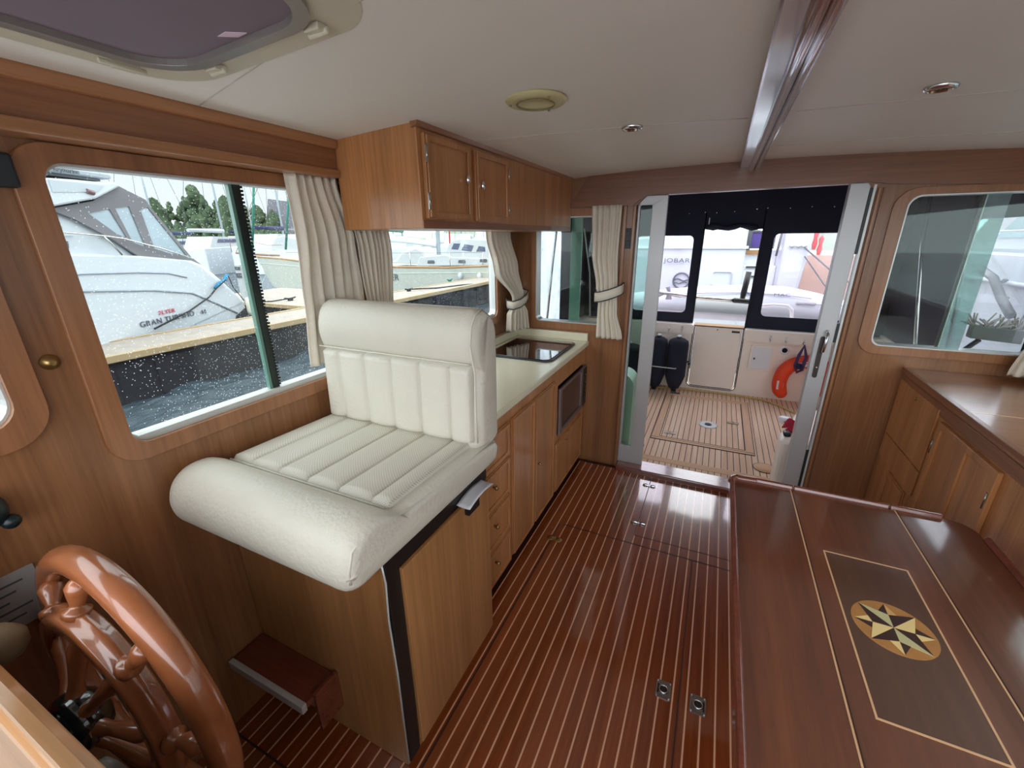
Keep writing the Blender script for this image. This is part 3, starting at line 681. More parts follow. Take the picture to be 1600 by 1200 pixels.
curtain('curtain', [(1.745, (-1.245, 1.215), (-1.245, 1.42), 1), (1.5, (-1.245, 1.262), (-1.245, 1.455), 1), (1.25, (-1.25, 1.286), (-1.25, 1.436), .8), (1.07, (-1.25, 1.286), (-1.25, 1.455), .8)], 8, .010,
        'cream curtain behind the helm seat back, under the overhead cabinet', seed=5)
cC = curtain('curtain', [(1.72, (-1.245, 2.28), (-1.245, 2.60), .9), (1.56, (-1.243, 2.30), (-1.243, 2.61), .9), (1.36, (-1.216, 2.34), (-1.20, 2.63), 1), (1.165, (-1.20, 2.545), (-1.17, 2.65), .55), (1.13, (-1.20, 2.55), (-1.17, 2.65), .5), (1.06, (-1.21, 2.50), (-1.15, 2.66), 1.1), (.955, (-1.21, 2.49), (-1.14, 2.66), 1.2)], 6, .014,
        'cream curtain tied back in the corner above the cooktop', seed=8)
def tieband(parent, pts, h, label=None):
    mb = MB(); n = len(pts); 
    vs = []
    for (x, y, z) in pts: vs += [(x, y, z - h / 2), (x, y, z + h / 2)]
    mb.add(vs, [(2 * i, 2 * i + 2, 2 * i + 3, 2 * i + 1) for i in range(n - 1)], True)
    tb = build(mb, 'tieback_band', CURTAIN, parent, solid=.004)
    mb = MB(); mb.tube([(x, y, z + h / 2) for x, y, z in pts], .004, 8); mb.tube([(x, y, z - h / 2) for x, y, z in pts], .004, 8); build(mb, 'tieback_cord', GREYTRIM, parent)
tieband(cC, [(-1.235, 2.66, 1.185), (-1.19, 2.675, 1.19), (-1.145, 2.665, 1.18), (-1.140, 2.62, 1.155), (-1.155, 2.56, 1.135), (-1.185, 2.515, 1.125), (-1.225, 2.51, 1.13), (-1.25, 2.54, 1.15)], .052)
cD = curtain('curtain', [(1.72, (-.735, 2.685), (-.560, 2.685), 1), (1.45, (-.722, 2.68), (-.565, 2.68), 1), (1.24, (-.685, 2.675), (-.555, 2.675), .8), (1.19, (-.665, 2.672), (-.550, 2.672), .7), (1.10, (-.665, 2.672), (-.545, 2.672), .8), (.925, (-.665, 2.668), (-.500, 2.668), 1)], 5, .010,
        'cream curtain tied back with a dark-edged band left of the sliding door', seed=11)
tieband(cD, [(-.688, 2.69, 1.205), (-.685, 2.655, 1.185), (-.65, 2.642, 1.19), (-.60, 2.640, 1.205), (-.555, 2.645, 1.222), (-.528, 2.665, 1.235), (-.518, 2.70, 1.245)], .06)
cE = curtain('curtain', [(1.70, (1.345, 2.66), (1.425, 2.64), 1), (1.35, (1.335, 2.66), (1.43, 2.62), 1), (1.12, (1.30, 2.655), (1.43, 2.58), 1), (.925, (1.262, 2.645), (1.43, 2.55), 1)], 5, .012,
        'cream curtain at the far right edge beside the right aft window', seed=14)

# switch panel by the door
sw = MB(); sw.box(-.534, -.497, YB - .014, YB, 1.475, 1.590); sw_ = build(sw, 'switch_panel', DKGREY, None, 'small grey socket panel on the post left of the sliding door', 'switch', bevel=.004)
for z_ in (1.545, 1.490): mb = MB(); mb.box(-.527, -.504, YB - .017, YB - .0138, z_, z_ + .03); build(mb, 'socket', BLACK, sw_, bevel=.003)
# brass snap on the left wall, dark bracket
mb = MB(); mb.lathe([(.017, 0), (.016, .005), (.010, .008), (.009, .012), (.004, .014)], (XL, .365, 1.305), (1, 0, 0), 18); build(mb, 'snap_hook', BRASS, None, 'small brass round stud on the wooden wall between the left windows', 'stud')
mb = MB(); mb.box(XL, XL + .03, .28, .412, 1.650, 1.712); build(mb, 'wall_bracket', plain('charcoal_bracket', (36, 42, 46), .5), None, 'dark grey bracket on the left wall at the photo edge', 'bracket', bevel=.006)

# --- table
TZ = .70
tb = empty('saloon_table', (.475, .9, 0), 'glossy mahogany table with raised edges and inlaid panel', 'table')
TX0, TX1, TY0, TY1 = .150, .805, .15, 1.585
mb = MB(); mb.plate(rr(TX0, TX1, TY0, TY1, (.05, .05, .06, .035)), [], 'z', TZ - .028, TZ); tt = build(mb, 'tabletop', W_table, tb, bevel=.004)
def fid(name, pts, r=.011): pass
mb = MB(); mb.plate([(-.001, 0)] if 0 else [(.136, TZ - .03), (.152, TZ - .03), (.154, TZ + .004), (.150, TZ + .014), (.140, TZ + .014), (.136, TZ + .006)], [], 'y', .2, 1.555); mb.plate([(x_, z_) for x_, z_ in ((1.574, TZ - .03), (1.590, TZ - .03), (1.590, TZ + .006), (1.587, TZ + .014), (1.577, TZ + .014), (1.573, TZ + .004))], [], 'x', .215, .335)
mb2 = MB(); mb2.tube([(.143, 1.545, TZ + .002), (.146, 1.568, TZ + .002), (.158, 1.581, TZ + .002), (.185, 1.582, TZ + .002), (.225, 1.582, TZ + .004)], [.013, .013, .013, .012, .012], 10)
mb.add(mb2.v, mb2.f, True); build(mb, 'fiddle_rail', W_fid, tb, bevel=.003)
for a, b_ in ((.338, .602), (.606, .735)):
    mb = MB(); mb.plate([(1.573, TZ - .03), (1.590, TZ - .03), (1.590, TZ + .006), (1.587, TZ + .014), (1.577, TZ + .014), (1.573, TZ + .004)], [], 'x', a, b_); build(mb, 'fiddle_rail', W_fid, tb, bevel=.003)
mb = MB(); mb.plate([(.798, TZ - .03), (.816, TZ - .03), (.816, TZ + .008), (.812, TZ + .014), (.802, TZ + .014), (.798, TZ + .004)], [], 'y', .3, 1.50); build(mb, 'fiddle_rail', W_fid, tb, bevel=.003)
# leaf joints and holly lines
mb = MB()
for x_ in (.3285, .6165): mb.box(x_ - .0018, x_ + .0018, .2, 1.573, TZ - .001, TZ + .0009)
build(mb, 'inlay_line', W_holly, tb)
mb = MB()
for x_ in (.333, .621): mb.box(x_ - .0008, x_ + .0008, .2, 1.573, TZ - .001, TZ + .0007)
build(mb, 'leaf_joint', BROWNLINE, tb)
PX0, PX1, PY0, PY1 = .3755, .5555, .772, 1.255
mb = MB(); mb.box(PX0, PX1, PY0, PY1, TZ - .002, TZ + .0005); build(mb, 'inlaid_panel', W_tabled, tb)
mb = MB(); mb.plate([(PX0 - .004, PY0 - .004), (PX1 + .004, PY0 - .004), (PX1 + .004, PY1 + .004), (PX0 - .004, PY1 + .004)], [[(PX0, PY0), (PX1, PY0), (PX1, PY1), (PX0, PY1)]], 'z', TZ - .002, TZ + .0011); build(mb, 'inlay_line', W_holly, tb)
# compass rose
CXT, CYT, CR = .466, 1.023, .0775
cr_ = MB(); cr_.lathe([(CR, 0), (CR, .0012)], (CXT, CYT, TZ - .0002), (0, 0, 1), 48); comp = build(cr_, 'compass_rose', TANV, tb, label='round compass star inlay in pale and dark veneers')
la, dk_, gr, tn = MB(), MB(), MB(), MB()
def pt(r_, a): return (CXT + r_ * sin(radians(a)), CYT + r_ * cos(radians(a)))
# four short points (under), then the four long ones
for a, first, second in ((0, dk_, tn), (90, dk_, la), (180, dk_, la), (-90, dk_, la)):
    cen, tip = pt(.02, a), pt(.073, a)
    first.plate([cen, pt(.046, a - 24), tip], [], 'z', TZ + .0006, TZ + .0015); second.plate([cen, tip, pt(.046, a + 24)], [], 'z', TZ + .0006, TZ + .0015)
for a, first, second in ((-45, dk_, gr), (45, dk_, la), (135, dk_, gr), (-135, dk_, la)):
    tip = pt(.0755, a); first.plate([pt(0, 0), pt(.038, a - 45), tip], [], 'z', TZ + .0012, TZ + .0021); second.plate([pt(0, 0), tip, pt(.038, a + 45)], [], 'z', TZ + .0012, TZ + .0021)
build(tn, 'tan_star_points', plain('light_tan_veneer', (214, 164, 104), .3, coat=.8), comp)
build(la, 'pale_star_points', YELLOW, comp); build(gr, 'green_star_points', GREENV, comp); build(dk_, 'dark_star_points', DARKV, comp)
mb = MB(); mb.lathe([(.20, 0), (.20, .02), (.06, .04), (.045, .08), (.045, .55), (.06, .62), (.16, .66), (.16, .671)], (.475, .9, 0), (0, 0, 1), 28); build(mb, 'pedestal', W_beam, tb)

# --- sideboard on the right
XS = .92
sb = empty('sideboard', (1.18, 2.1, 0), 'wooden sideboard with panelled doors along the right side', 'cabinet')
mb = MB(); mb.box(XS, XR - .002, 1.0, YB - .003, 0, .868); build(mb, 'carcass', W_cab, sb, bevel=.002)
mb = MB(); mb.box(XS - .004, XR - .002, 1.0, YB - .003, .868, .898); mb2 = mb; build(mb, 'top_board', W_top, sb, bevel=.006)
mb = MB(); mb.box(XS - .012, XS + .010, 1.62, YB - .02, .888, .906); mb.box(XS - .004, XS, 1.62, YB - .02, .82, .868); build(mb, 'edge_fiddle', W_h, sb, bevel=.004)
mb = MB(); mb.box(XS + .02, XR - .01, 2.095, 2.10, .8975, .8988); build(mb, 'top_joint', W_holly, sb)
mb = MB(); mb.box(XS - .008, XS, 2.245, 2.69, .555, .845); d = build(mb, 'flap_door', W_cab, sb, bevel=.002); mb = MB(); mb.lathe([(.009, 0), (.008, .004), (.002, .005)], (XS - .008, 2.47, .815), (-1, 0, 0), 14); build(mb, 'round_lock', BRASS, d)
mb = MB(); mb.box(XS - .008, XS, 2.245, 2.69, .425, .549); build(mb, 'drawer', W_cab, sb, bevel=.002)
mb = panel_x(MB(), XS, 2.30, 2.52, .04, .405, t=.008, sgn=-1, fr=.02); build(mb, 'door', W_cab, sb, bevel=.002)
mb = MB(); mb.plate([(1.752, .06), (2.195, .06), (2.195, .812), (1.752, .812)], [[(1.785, .09), (1.955, .09), (1.955, .785), (1.785, .785)], [(1.985, .09), (2.165, .09), (2.165, .785), (1.985, .785)]], 'x', XS - .016, XS); mb.box(XS - .008, XS, 1.76, 2.19, .065, .805)
d = build(mb, 'panelled_door', W_cab, sb, bevel=.003)
for yy, zz in ((1.762, .70), (2.19, .70), (1.762, .2)): hinge(d, XS - .017, yy, zz, .06)
# flat bracket light on the sideboard side? (none) -- small plate on floor side

# --- floor hatches: flush rings, hinges, seams
def seam(name, x0, x1, y0, y1):
    mb = MB(); mb.box(x0, x1, y0, y1, -.001, .0007); struct(mb, name, BROWNLINE)
seam('trim_20', -.615, .30, 1.934, 1.940); seam('trim_21', .068, .073, .2, 1.934); seam('trim_22', -.632, -.626, .2, 1.934)
seam('trim_23', -.229, -.225, 2.015, 2.635); seam('trim_24', -.229, .30, 2.632, 2.637); seam('trim_25', -.229, .30, 2.010, 2.014)
mb = MB(); mb.box(.262, .30, -.6, 2.655, -.001, .0012); struct(mb, 'trim_26', W_floorp)
mb = MB(); mb.box(XL, XG - .03, .455, .462, -.001, .0007); struct(mb, 'trim_27', BROWNLINE)
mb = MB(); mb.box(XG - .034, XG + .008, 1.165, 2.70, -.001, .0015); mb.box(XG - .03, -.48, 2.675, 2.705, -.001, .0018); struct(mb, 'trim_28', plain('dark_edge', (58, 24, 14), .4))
def lift_ring(x, y, label, flip):
    t_ = empty('floor_lift_ring', (x, y, 0), label, 'floor ring', 'square steel lift rings in the floor')
    mb = MB(); mb.plate(rr(x - .026, x + .026, y - .034, y + .034, .006), [], 'z', .0, .003); build(mb, 'steel_plate', STEEL, t_, bevel=.001)
    mb = MB(); mb.lathe([(.017, 0), (.017, .0008)], (x, y, .003), (0, 0, 1), 20); mb.box(x - .021 if flip else x + .015, x - .015 if flip else x + .021, y - .018, y + .018, .003, .0036); build(mb, 'dark_recess', plain('recess_shade', (62, 52, 48), .4, metal=.6) if 'recess_shade' not in MATS else MATS['recess_shade'], t_)
    mb = MB(); mb.tube([(x + .0145 * cos(i * pi / 10), y + .0145 * sin(i * pi / 10), .005) for i in range(20)], .002, 6, closed=True); build(mb, 'ring', CHROME, t_)
    for a in (-1, 1):
        for b_ in (-1, 1): mb = MB(); mb.lathe([(.0035, 0), (.003, .001), (.0002, .0012)], (x + a * .021, y + b_ * .029, .003), (0, 0, 1), 8); build(mb, 'screw', CHROME, t_)
lift_ring(.018, 1.20, 'square steel lift ring in the floor, left of the seam near the table', True)
lift_ring(.133, 1.195, 'square steel lift ring in the floor beside the table edge, right of the seam', False)
def floor_hinge(x, y, label, mat=CHROME):
    mb = MB(); mb.lathe([(.020, 0), (.018, .003), (.001, .0035)], (x - .022, y, 0), (0, 0, 1), 16); mb.lathe([(.020, 0), (.018, .003), (.001, .0035)], (x + .022, y, 0), (0, 0, 1), 16); mb.tube([(x, y - .014, .003), (x, y + .014, .003)], .004, 8)
    mb.box(x - .03, x + .03, y - .009, y + .009, 0, .003)
    return build(mb, 'floor_hinge', mat, FLOOR)
floor_hinge(-.227, 2.54, 'bright metal floor hinge nearest the sliding door')
floor_hinge(-.227, 2.12, 'bright metal floor hinge in mid floor, beside the reflection')
floor_hinge(-.615, 1.80, 'dull brass floor hinge nearest the galley cabinet', BRASS)

# --- steering wheel and helm console
WC = Vector((-.962, .224, .713)); WR = .28
sw = empty('steering_wheel', WC, 'varnished wooden ship steering wheel at the bottom left corner', 'steering wheel')
def wp(r_, a, off=0): return (WC.x + r_ * cos(a), WC.y + off, WC.z + r_ * sin(a))
mb = MB(); mb.tube([wp(WR, 2 * pi * i / 72) for i in range(72)], .0265, 18, closed=True); build(mb, 'rim', W_wheel, sw)
mb = MB(); prof_ = [(.160, -.022), (.163, -.027), (.195, -.027), (.199, -.022), (.199, -.010), (.206, -.006), (.206, .010), (.198, .014), (.198, .024), (.192, .029), (.165, .029), (.160, .024)]
n_ = 64; vs = [wp(r_, 2 * pi * i / n_, o_ * .8 - .036) for i in range(n_) for (r_, o_) in prof_]; k_ = len(prof_)
mb.add(vs, [(i * k_ + j, i * k_ + (j + 1) % k_, ((i + 1) % n_) * k_ + (j + 1) % k_, ((i + 1) % n_) * k_ + j) for i in range(n_) for j in range(k_)], True); build(mb, 'inner_ring', W_wheel, sw)
SPK = [(.03, 0), (.015, .02), (.011, .05), (.014, .08), (.018, .11), (.012, .13), (.016, .145), (.016, .165)]
SPK2 = [(.017, .195), (.021, .200), (.021, .210), (.013, .214), (.011, .220), (.017, .238), (.0205, .252), (.016, .262), (.010, .268)]
HUB = WC + Vector((0, -.085, 0))
for k in range(8):
    a = radians(2 + 45 * k); rad = Vector((cos(a), 0, sin(a))); st_ = WC + Vector((0, -.036, 0)) + rad * .195
    mb = MB(); mb.lathe([(r_, h_ - .195) for r_, h_ in SPK2], st_, rad + Vector((0, .35, 0)), 16)
    i0 = HUB + rad * .03; mb.lathe(SPK, i0, (WC + Vector((0, -.036, 0)) + rad * .17) - i0, 12); build(mb, 'spoke', W_wheel, sw)
mb = MB(); mb.lathe([(.045, -.03), (.056, -.015), (.058, .0), (.052, .02), (.036, .036), (.015, .043), (.001, .044)], HUB, (0, 1, 0), 28); build(mb, 'hub', ENGINEB, sw, label='black domed wheel hub')
mb = MB(); mb.lathe([(.018, -.052), (.018, -.02)], HUB, (0, 1, 0), 16); build(mb, 'shaft', STEEL, sw)
cs = empty('helm_console', (-.78, -.2, 0), 'wooden helm console with varnished rounded edge rail at bottom left', 'console')
mb = MB(); mb.box(XL + .002, -.30, -.55, .055, 0, .93); build(mb, 'console_body', plain('dark_console', (52, 32, 22), .6), cs, bevel=.004)
mb = MB(); mb.plate([(-.16, .93), (.064, .93), (.074, .925), (.086, .935), (.086, .952), (.074, .962), (.058, .966), (.052, .958), (-.16, .957)], [], 'x', -1.10, -.32); build(mb, 'edge_rail', wood('pale_rail', (150, 104, 62), (190, 140, 90), 'x', coat=.9, coatr=.1), cs, bevel=.003)
mb = MB(); mb.lathe([(.075, 0), (.078, .012), (.07, .024), (.001, .026)], (WC.x, .056, WC.z), (0, 1, 0), 28); build(mb, 'steering_pump', ENGINEB, cs)
mb = MB(); mb.lathe([(.024, 0), (.026, .01), (.026, .07), (.02, .078), (.001, .08)], (-.80, .056, .70), (-.2, 1, .2), 20); build(mb, 'grey_control', plain('grey_control', (120, 116, 110), .4), cs)
mb = MB(); mb.box(-1.24, -1.02, .056, .060, .60, .85); build(mb, 'red_panel', RED, cs)
mb = MB(); mb.box(-.86, -.70, .056, .060, .52, .62); build(mb, 'red_panel', RED, cs)
mb = MB(); mb.box(-.93, -.74, .0575, .0615, .56, .63); build(mb, 'grey_label', plain('grey_label', (150, 138, 150), .6), cs)
mb = MB(); mb.lathe([(.006, 0), (.006, .035), (.028, .05), (.038, .07), (.036, .092), (.022, .108), (.001, .112)], (-1.10, .06, .80), (.0, .7, .7), 20); lev = build(mb, 'lever_knob', BEIGEKNOB, cs)
# dark lever by the left wall
mb = MB(); mb.tube([(XL + .02, .13, .80), (XL + .022, .15, .93), (XL + .024, .175, 1.0)], [.010, .010, .014], 10); mb.ball((XL + .03, .195, 1.045), .034, 14, (.7, .8, 1.1)); mb.ball((XL + .035, .215, 1.01), .016, 10)
build(mb, 'control_lever', plain('dark_green_plastic', (16, 30, 34), .35), None, 'dark handset-like control on the left wall at the photo edge', 'control')
mb = MB(); mb.box(XL + .001, XL + .004, .06, .222, .755, .885); pb = build(mb, 'wall_papers', plain('greyish_card', (150, 146, 144), .8), None, 'white printed card on the left wall below the window at photo edge', 'paper')
mb = MB()
for i in range(5): mb.box(XL + .004, XL + .005, .10 + .01 * (i % 2), .20 - .015 * (i % 3), .86 - i * .02, .864 - i * .02)
build(mb, 'print', DKGREY, pb)

# ================================================================== COCKPIT (aft deck)
YT = 4.65           # inner face of the transom
dk = MB(); dk.box(-1.30, 1.40, 2.80, YT, -.08, 0.0); struct(dk, 'floor', W_deck)
mb = MB(); mb.box(-.60, .70, 2.90, 2.965, -.01, .003); build(mb, 'deck_border', W_deckx, None, 'plain cross plank of the teak deck just outside the door sill', 'deck plank')
ht = empty('deck_hatch', (.05, 3.83, 0), 'teak deck hatch framed with border planks in the cockpit floor', 'deck hatch')
W_decky = wood('deck_teak_y', (200, 158, 126), (230, 194, 162), 'y', rough=.75, coat=0, fine=50)
for x_ in (-.32, .36): mb = MB(); mb.box(x_, x_ + .058, 3.27, 4.42, -.01, .004); build(mb, 'side_border', W_decky, ht)
for y_ in (3.27, 4.36): mb = MB(); mb.box(-.262, .36, y_, y_ + .06, -.01, .004); build(mb, 'end_border', W_deckx, ht)
mb = MB()
for (a, b_, c_, d_) in ((-.324, -.32, 3.266, 4.424), (.418, .422, 3.266, 4.424), (-.32, .418, 3.266, 3.27), (-.264, -.260, 3.33, 4.36), (.358, .362, 3.33, 4.36), (-.262, .36, 3.328, 3.332), (-.32, .418, 3.30, 3.303)): mb.box(a, b_, c_, d_, -.01, .0055)
build(mb, 'caulking', BLACK, ht)
mb = MB(); mb.lathe([(.075, 0), (.073, .006), (.040, .008), (.036, .004), (.001, .004)], (.09, 3.72, .002), (0, 0, 1), 32); rp = build(mb, 'deck_plate', WHITE, None, 'round white deck plate with dark centre in the teak cockpit floor', 'deck plate')
mb = MB(); mb.lathe([(.026, 0), (.026, .004), (.001, .005)], (.09, 3.72, .007), (0, 0, 1), 24)
build(mb, 'dark_cap', DKGREY, rp)
for i, (x, y, l_) in enumerate(((-.19, 3.42, 'silver hinge plate in the teak deck left of the round deck plate'), (.285, 3.84, 'silver hinge plate in the teak deck right of the round deck plate'), (-.24, 4.42, 'dark worn fitting in the teak deck near the fenders'))):
    mb = MB(); mb.plate(rr(x - .045, x + .045, y - .018, y + .018, .012), [], 'z', .002, .008); mb.tube([(x, y - .02, .008), (x, y + .02, .008)], .005, 8)
    build(mb, 'deck_hinge', STEEL if i < 2 else DKGREY, ht)
# half-round corner pads of the deck
for x, l_ in ((-.42, 'round teak drain cover by the door, left side'), (.47, 'round teak drain cover by the cream seat box')):
    mb = MB(); mb.lathe([(.07, 0), (.07, .003), (.001, .0035)], (x, 3.10, .0015), (0, 0, 1), 30); o_ = build(mb, 'drain_cover', W_deckx, None, l_, 'drain cover')
    mb = MB(); mb.tube([(x + .071 * cos(i * pi / 16), 3.10 + .071 * sin(i * pi / 16), .003) for i in range(32)], .0022, 6, closed=True); build(mb, 'dark_edge', BLACK, o_)
# transom
tr = empty('transom', (.05, YT + .05, 0), 'cream moulded transom wall closing the cockpit', 'transom')
mb = MB(); mb.plate([(-1.35, -.08), (-.150, -.08), (-.150, .66), (-1.35, .66)], [], 'y', YT, YT + .12); mb.plate([(.298, -.08), (1.45, -.08), (1.45, .66), (.298, .66)], [], 'y', YT, YT + .12); mb.box(-.150, .298, YT, YT + .12, -.08, .04); build(mb, 'transom_wall', GELCOAT, tr)
mb = MB(); mb.plate(rr(-1.35, -.155, .592, .690, .02), [], 'y', YT - .05, YT + .14); build(mb, 'coaming', GELCOAT, tr, bevel=.012)
mb = MB(); mb.plate(rr(.305, 1.45, .570, .678, .02), [], 'y', YT - .05, YT + .14); build(mb, 'coaming', GELCOAT, tr, bevel=.012)
mb = MB(); mb.plate(rr(-.140, .288, .048, .672, (.045, .045, .012, .012)), [], 'y', YT - .004, YT + .05); td = build(mb, 'transom_door', GELCOAT, tr, bevel=.004)
mb = MB(); mb.tube([(x, YT - .003, z) for x, z in rr(-.146, .294, .042, .676, (.05, .05, .012, .012))], .0035, 6, closed=True); mb.tube([(x, YT - .003, z) for x, z in rr(-.160, .306, .028, .676, (.055, .055, .012, .012))], .0035, 6, closed=True); build(mb, 'door_seal', BLACK, tr)
mb = MB(); mb.box(.195, .265, YT - .012, YT - .003, .632, .65); build(mb, 'latch', BLACK, td)
mb = MB(); mb.lathe([(.006, 0), (.006, .006)], (.065, YT - .004, .65), (0, -1, 0), 10); build(mb, 'screw', BLACK, td)
mb = MB(); mb.box(-.15, .298, YT - .002, YT + .14, .676, .684); build(mb, 'capping', TEAKW, tr)
# locker hatch and outlet
lk = MB(); lk.plate(rr(.385, .575, .285, .530, .01), [], 'y', YT - .028, YT); lk_ = build(lk, 'locker_hatch', GELCOAT, None, 'small cream locker hatch with a knob on the right of the transom door', 'locker', bevel=.006)
mb = MB(); mb.plate(rr(.40, .56, .300, .515, .008), [], 'y', YT - .032, YT - .027); build(mb, 'hatch_door', WHITE, lk_, bevel=.002)
mb = MB(); mb.lathe([(.008, 0), (.008, .012), (.002, .014)], (.425, YT - .032, .40), (0, -1, 0), 12); build(mb, 'knob', DKGREY, lk_)
mb = MB(); mb.lathe([(.040, 0), (.040, .006), (.030, .012), (.024, .006), (.024, .002)], (.668, YT, .498), (0, -1, 0), 28); v_ = build(mb, 'hawse_outlet', WHITE, None, 'round cream rimmed outlet above the orange lifebuoy', 'outlet')
mb = MB(); mb.lathe([(.023, 0), (.001, .002)], (.668, YT - .004, .498), (0, -1, 0), 20); build(mb, 'dark_hole', BLACK, v_)
def hook(x, z, label):
    mb = MB(); mb.box(x - .010, x + .010, YT - .055, YT - .048, z - .022, z + .027)
    mb.tube([(x, YT - .054, z + .015), (x, YT - .07, z - .0), (x, YT - .085, z - .02), (x, YT - .095, z - .012), (x, YT - .098, z + .006)], .004, 8)
    mb.tube([(x, YT - .056, z - .018), (x - .006, YT - .075, z - .03), (x, YT - .08, z - .034)], .003, 6)
    build(mb, 'coat_hook', CHROME, None, label, 'hook', 'steel hooks along the transom coaming')
for x, z, l_ in ((-.385, .64, 'steel hook on the left coaming, farther from the transom door'), (-.262, .643, 'steel hook on the left coaming, nearer the transom door'), (.528, .615, 'steel hook on the right coaming above the locker hatch'), (.655, .608, 'steel hook on the right coaming above the round outlet'), (.80, .60, 'steel hook on the right coaming holding the coiled lines')): hook(x, z, l_)
def fender(x, y, z0, z1, r, label):
    h = z1 - z0
    t_ = MB(); t_.lathe([(.02, 0), (.03, .03), (.05, .04), (r * .75, h * .16), (r, h * .30), (r, h * .86), (r * .92, h * .93), (r * .6, h * .965), (.03, h * .97), (.022, h)], (x, y, z0), (0, 0, 1), 24)
    o_ = build(t_, 'fender', FENDER, None, label, 'fender', 'navy covered fenders by the transom')
    mb = MB(); mb.lathe([(.022, 0), (.022, .012), (.008, .018)], (x, y, z0 + h), (0, 0, 1), 12); build(mb, 'fender_eye', WHITE, o_)
    return o_
fender(-.27, 4.48, .005, .585, .098, 'navy fender nearest the transom door')
fender(-.462, 4.47, .005, .585, .092, 'navy fender beside the aluminium door frame, second from the transom door')
fender(-.72, 4.30, .02, .52, .13, 'navy fender seen through the narrow door glass')
mb = MB(); mb.tube([(-1.0, 4.15, .30), (-.72, 4.16, .29), (-.5, 4.36, .285), (-.27, 4.37, .28), (-.175, 4.55, .285), (-.165, YT - .01, .29)], .006, 8); rl = build(mb, 'fender_rope', ROPEW, None, 'thin pale rope holding the navy fenders to the transom', 'rope')
mb = MB(); mb.box(-.185, -.155, YT - .03, YT - .002, .265, .30); mb.tube([(-.20, YT - .02, .31), (-.17, YT - .035, .285), (-.145, YT - .02, .27)], .007, 8); build(mb, 'rope_knot', BLACK, rl)
# horseshoe lifebuoy
hbuoy = empty('horseshoe_lifebuoy', (.86, YT - .07, .04), 'bright orange horseshoe lifebuoy hung on the transom', 'lifebuoy')
pts = [(.735, .055), (.690, .09), (.668, .16), (.672, .24), (.705, .325), (.765, .385), (.85, .415), (.94, .400), (1.01, .34), (1.05, .25), (1.05, .16), (1.02, .08)]
pts = [(.725, .060), (.683, .12), (.668, .20), (.680, .29), (.720, .36), (.785, .405), (.865, .425), (.95, .41), (1.02, .35), (1.06, .26), (1.06, .17), (1.02, .08)]
cp = []
for i in range(len(pts) - 1):
    for j in range(4):
        q = j / 4; p0, p1, p2, p3 = [Vector(pts[max(0, min(len(pts) - 1, i + k))]) for k in (-1, 0, 1, 2)]
        v = .5 * ((2 * p1) + (-p0 + p2) * q + (2 * p0 - 5 * p1 + 4 * p2 - p3) * q * q + (-p0 + 3 * p1 - 3 * p2 + p3) * q ** 3); cp.append((v.x, YT - .07, v.y))
rs = [.03 + .042 * min(1, i / 4, (len(cp) - 1 - i) / 4) ** .5 for i in range(len(cp))]
mb = MB(); mb.tube(cp, rs, 16, flat=.85); build(mb, 'buoy_body', ORANGE, hbuoy)
mb = MB(); mb.obox((.668, YT - .135, .19), .055, .006, .085, Vector((1, .1, .0)).normalized(), Vector((0, 1, 0)), Vector((-.05, 0, 1)).normalized()); build(mb, 'white_patch', PAPER, hbuoy)
mb = MB(); mb.obox((.838, YT - .138, .415), .11, .006, .045, Vector((1, 0, .25)).normalized(), Vector((0, 1, 0)), Vector((-.25, 0, 1)).normalized()); build(mb, 'white_patch', PAPER, hbuoy)
mb = MB(); mb.tube([(.93, YT - .13, .50), (.92, YT - .14, .43), (.92, YT - .14, .36)], .012, 8, flat=.4); build(mb, 'strap', DKGREY, hbuoy)
mb = MB()
for k in range(4):
    o_ = .006 * k; mb.tube([(.80, YT - .10, .585), (.775 - o_, YT - .145, .50), (.76 - o_, YT - .15, .40), (.775, YT - .15, .345 - o_), (.80 + o_, YT - .15, .36), (.815 + o_, YT - .145, .48), (.80, YT - .10, .585)], .0055, 6)
rc = build(mb, 'coiled_line', plain('purple_rope', (84, 60, 96), .9), None, 'dark coiled line hanging from a hook over the orange lifebuoy', 'rope')
mb = MB(); mb.ball((.782, YT - .165, .40), .024, 10, (1, .6, 1.1)); mb.tube([(.76, YT - .16, .42), (.79, YT - .17, .395), (.80, YT - .165, .36)], .007, 6); build(mb, 'blue_knot', BLUECANVAS, rc)
mb = MB(); mb.tube([(-.9, 4.52, .012), (-.5, 4.50, .012), (-.2, 4.56, .012), (.1, 4.58, .012), (.35, 4.57, .012), (.55, 4.54, .012), (.68, 4.44, .012), (.80, 4.28, .012), (.95, 4.2, .012)], .009, 8); build(mb, 'deck_hose', ROPEY, None, 'yellowish hose lying along the foot of the transom', 'hose')
# side seat box right, bucket and red cloth
mb = MB(); mb.plate([(.48, 2.86), (.49, 2.98), (.54, 3.10), (.66, 3.5), (1.38, 3.6), (1.38, 2.86)], [], 'z', 0, .34); build(mb, 'seat_box', GELCOAT, None, 'cream cockpit seat box at the right behind the door handle post', 'seat box', bevel=.03, seg=3)
mb = MB(); mb.lathe([(.03, 0), (.036, .01), (.038, .035), (.03, .04), (.001, .041)], (.535, 3.15, .341), (0, 0, 1), 20); build(mb, 'white_pot', WHITE, None, 'round white pot lid on the cream seat box', 'lid')
mb = MB(); mb.grid(lambda u, v: (.520 + .11 * u + .01 * sin(9 * v), 2.97 + .13 * v, .345 + .055 * sin(pi * min(1, u * 1.4)) * sin(pi * v) + .012 * sin(14 * u + 8 * v) + .012), 16, 16); build(mb, 'red_cloth', RED, None, 'crumpled dark red cloth on the cream seat box', 'cloth', solid=.006)
mb = MB(); mb.box(.505, .545, 2.905, 2.955, .342, .37); build(mb, 'black_pouch', BLACK, None, 'small black pouch beside the red cloth', 'pouch', bevel=.008)
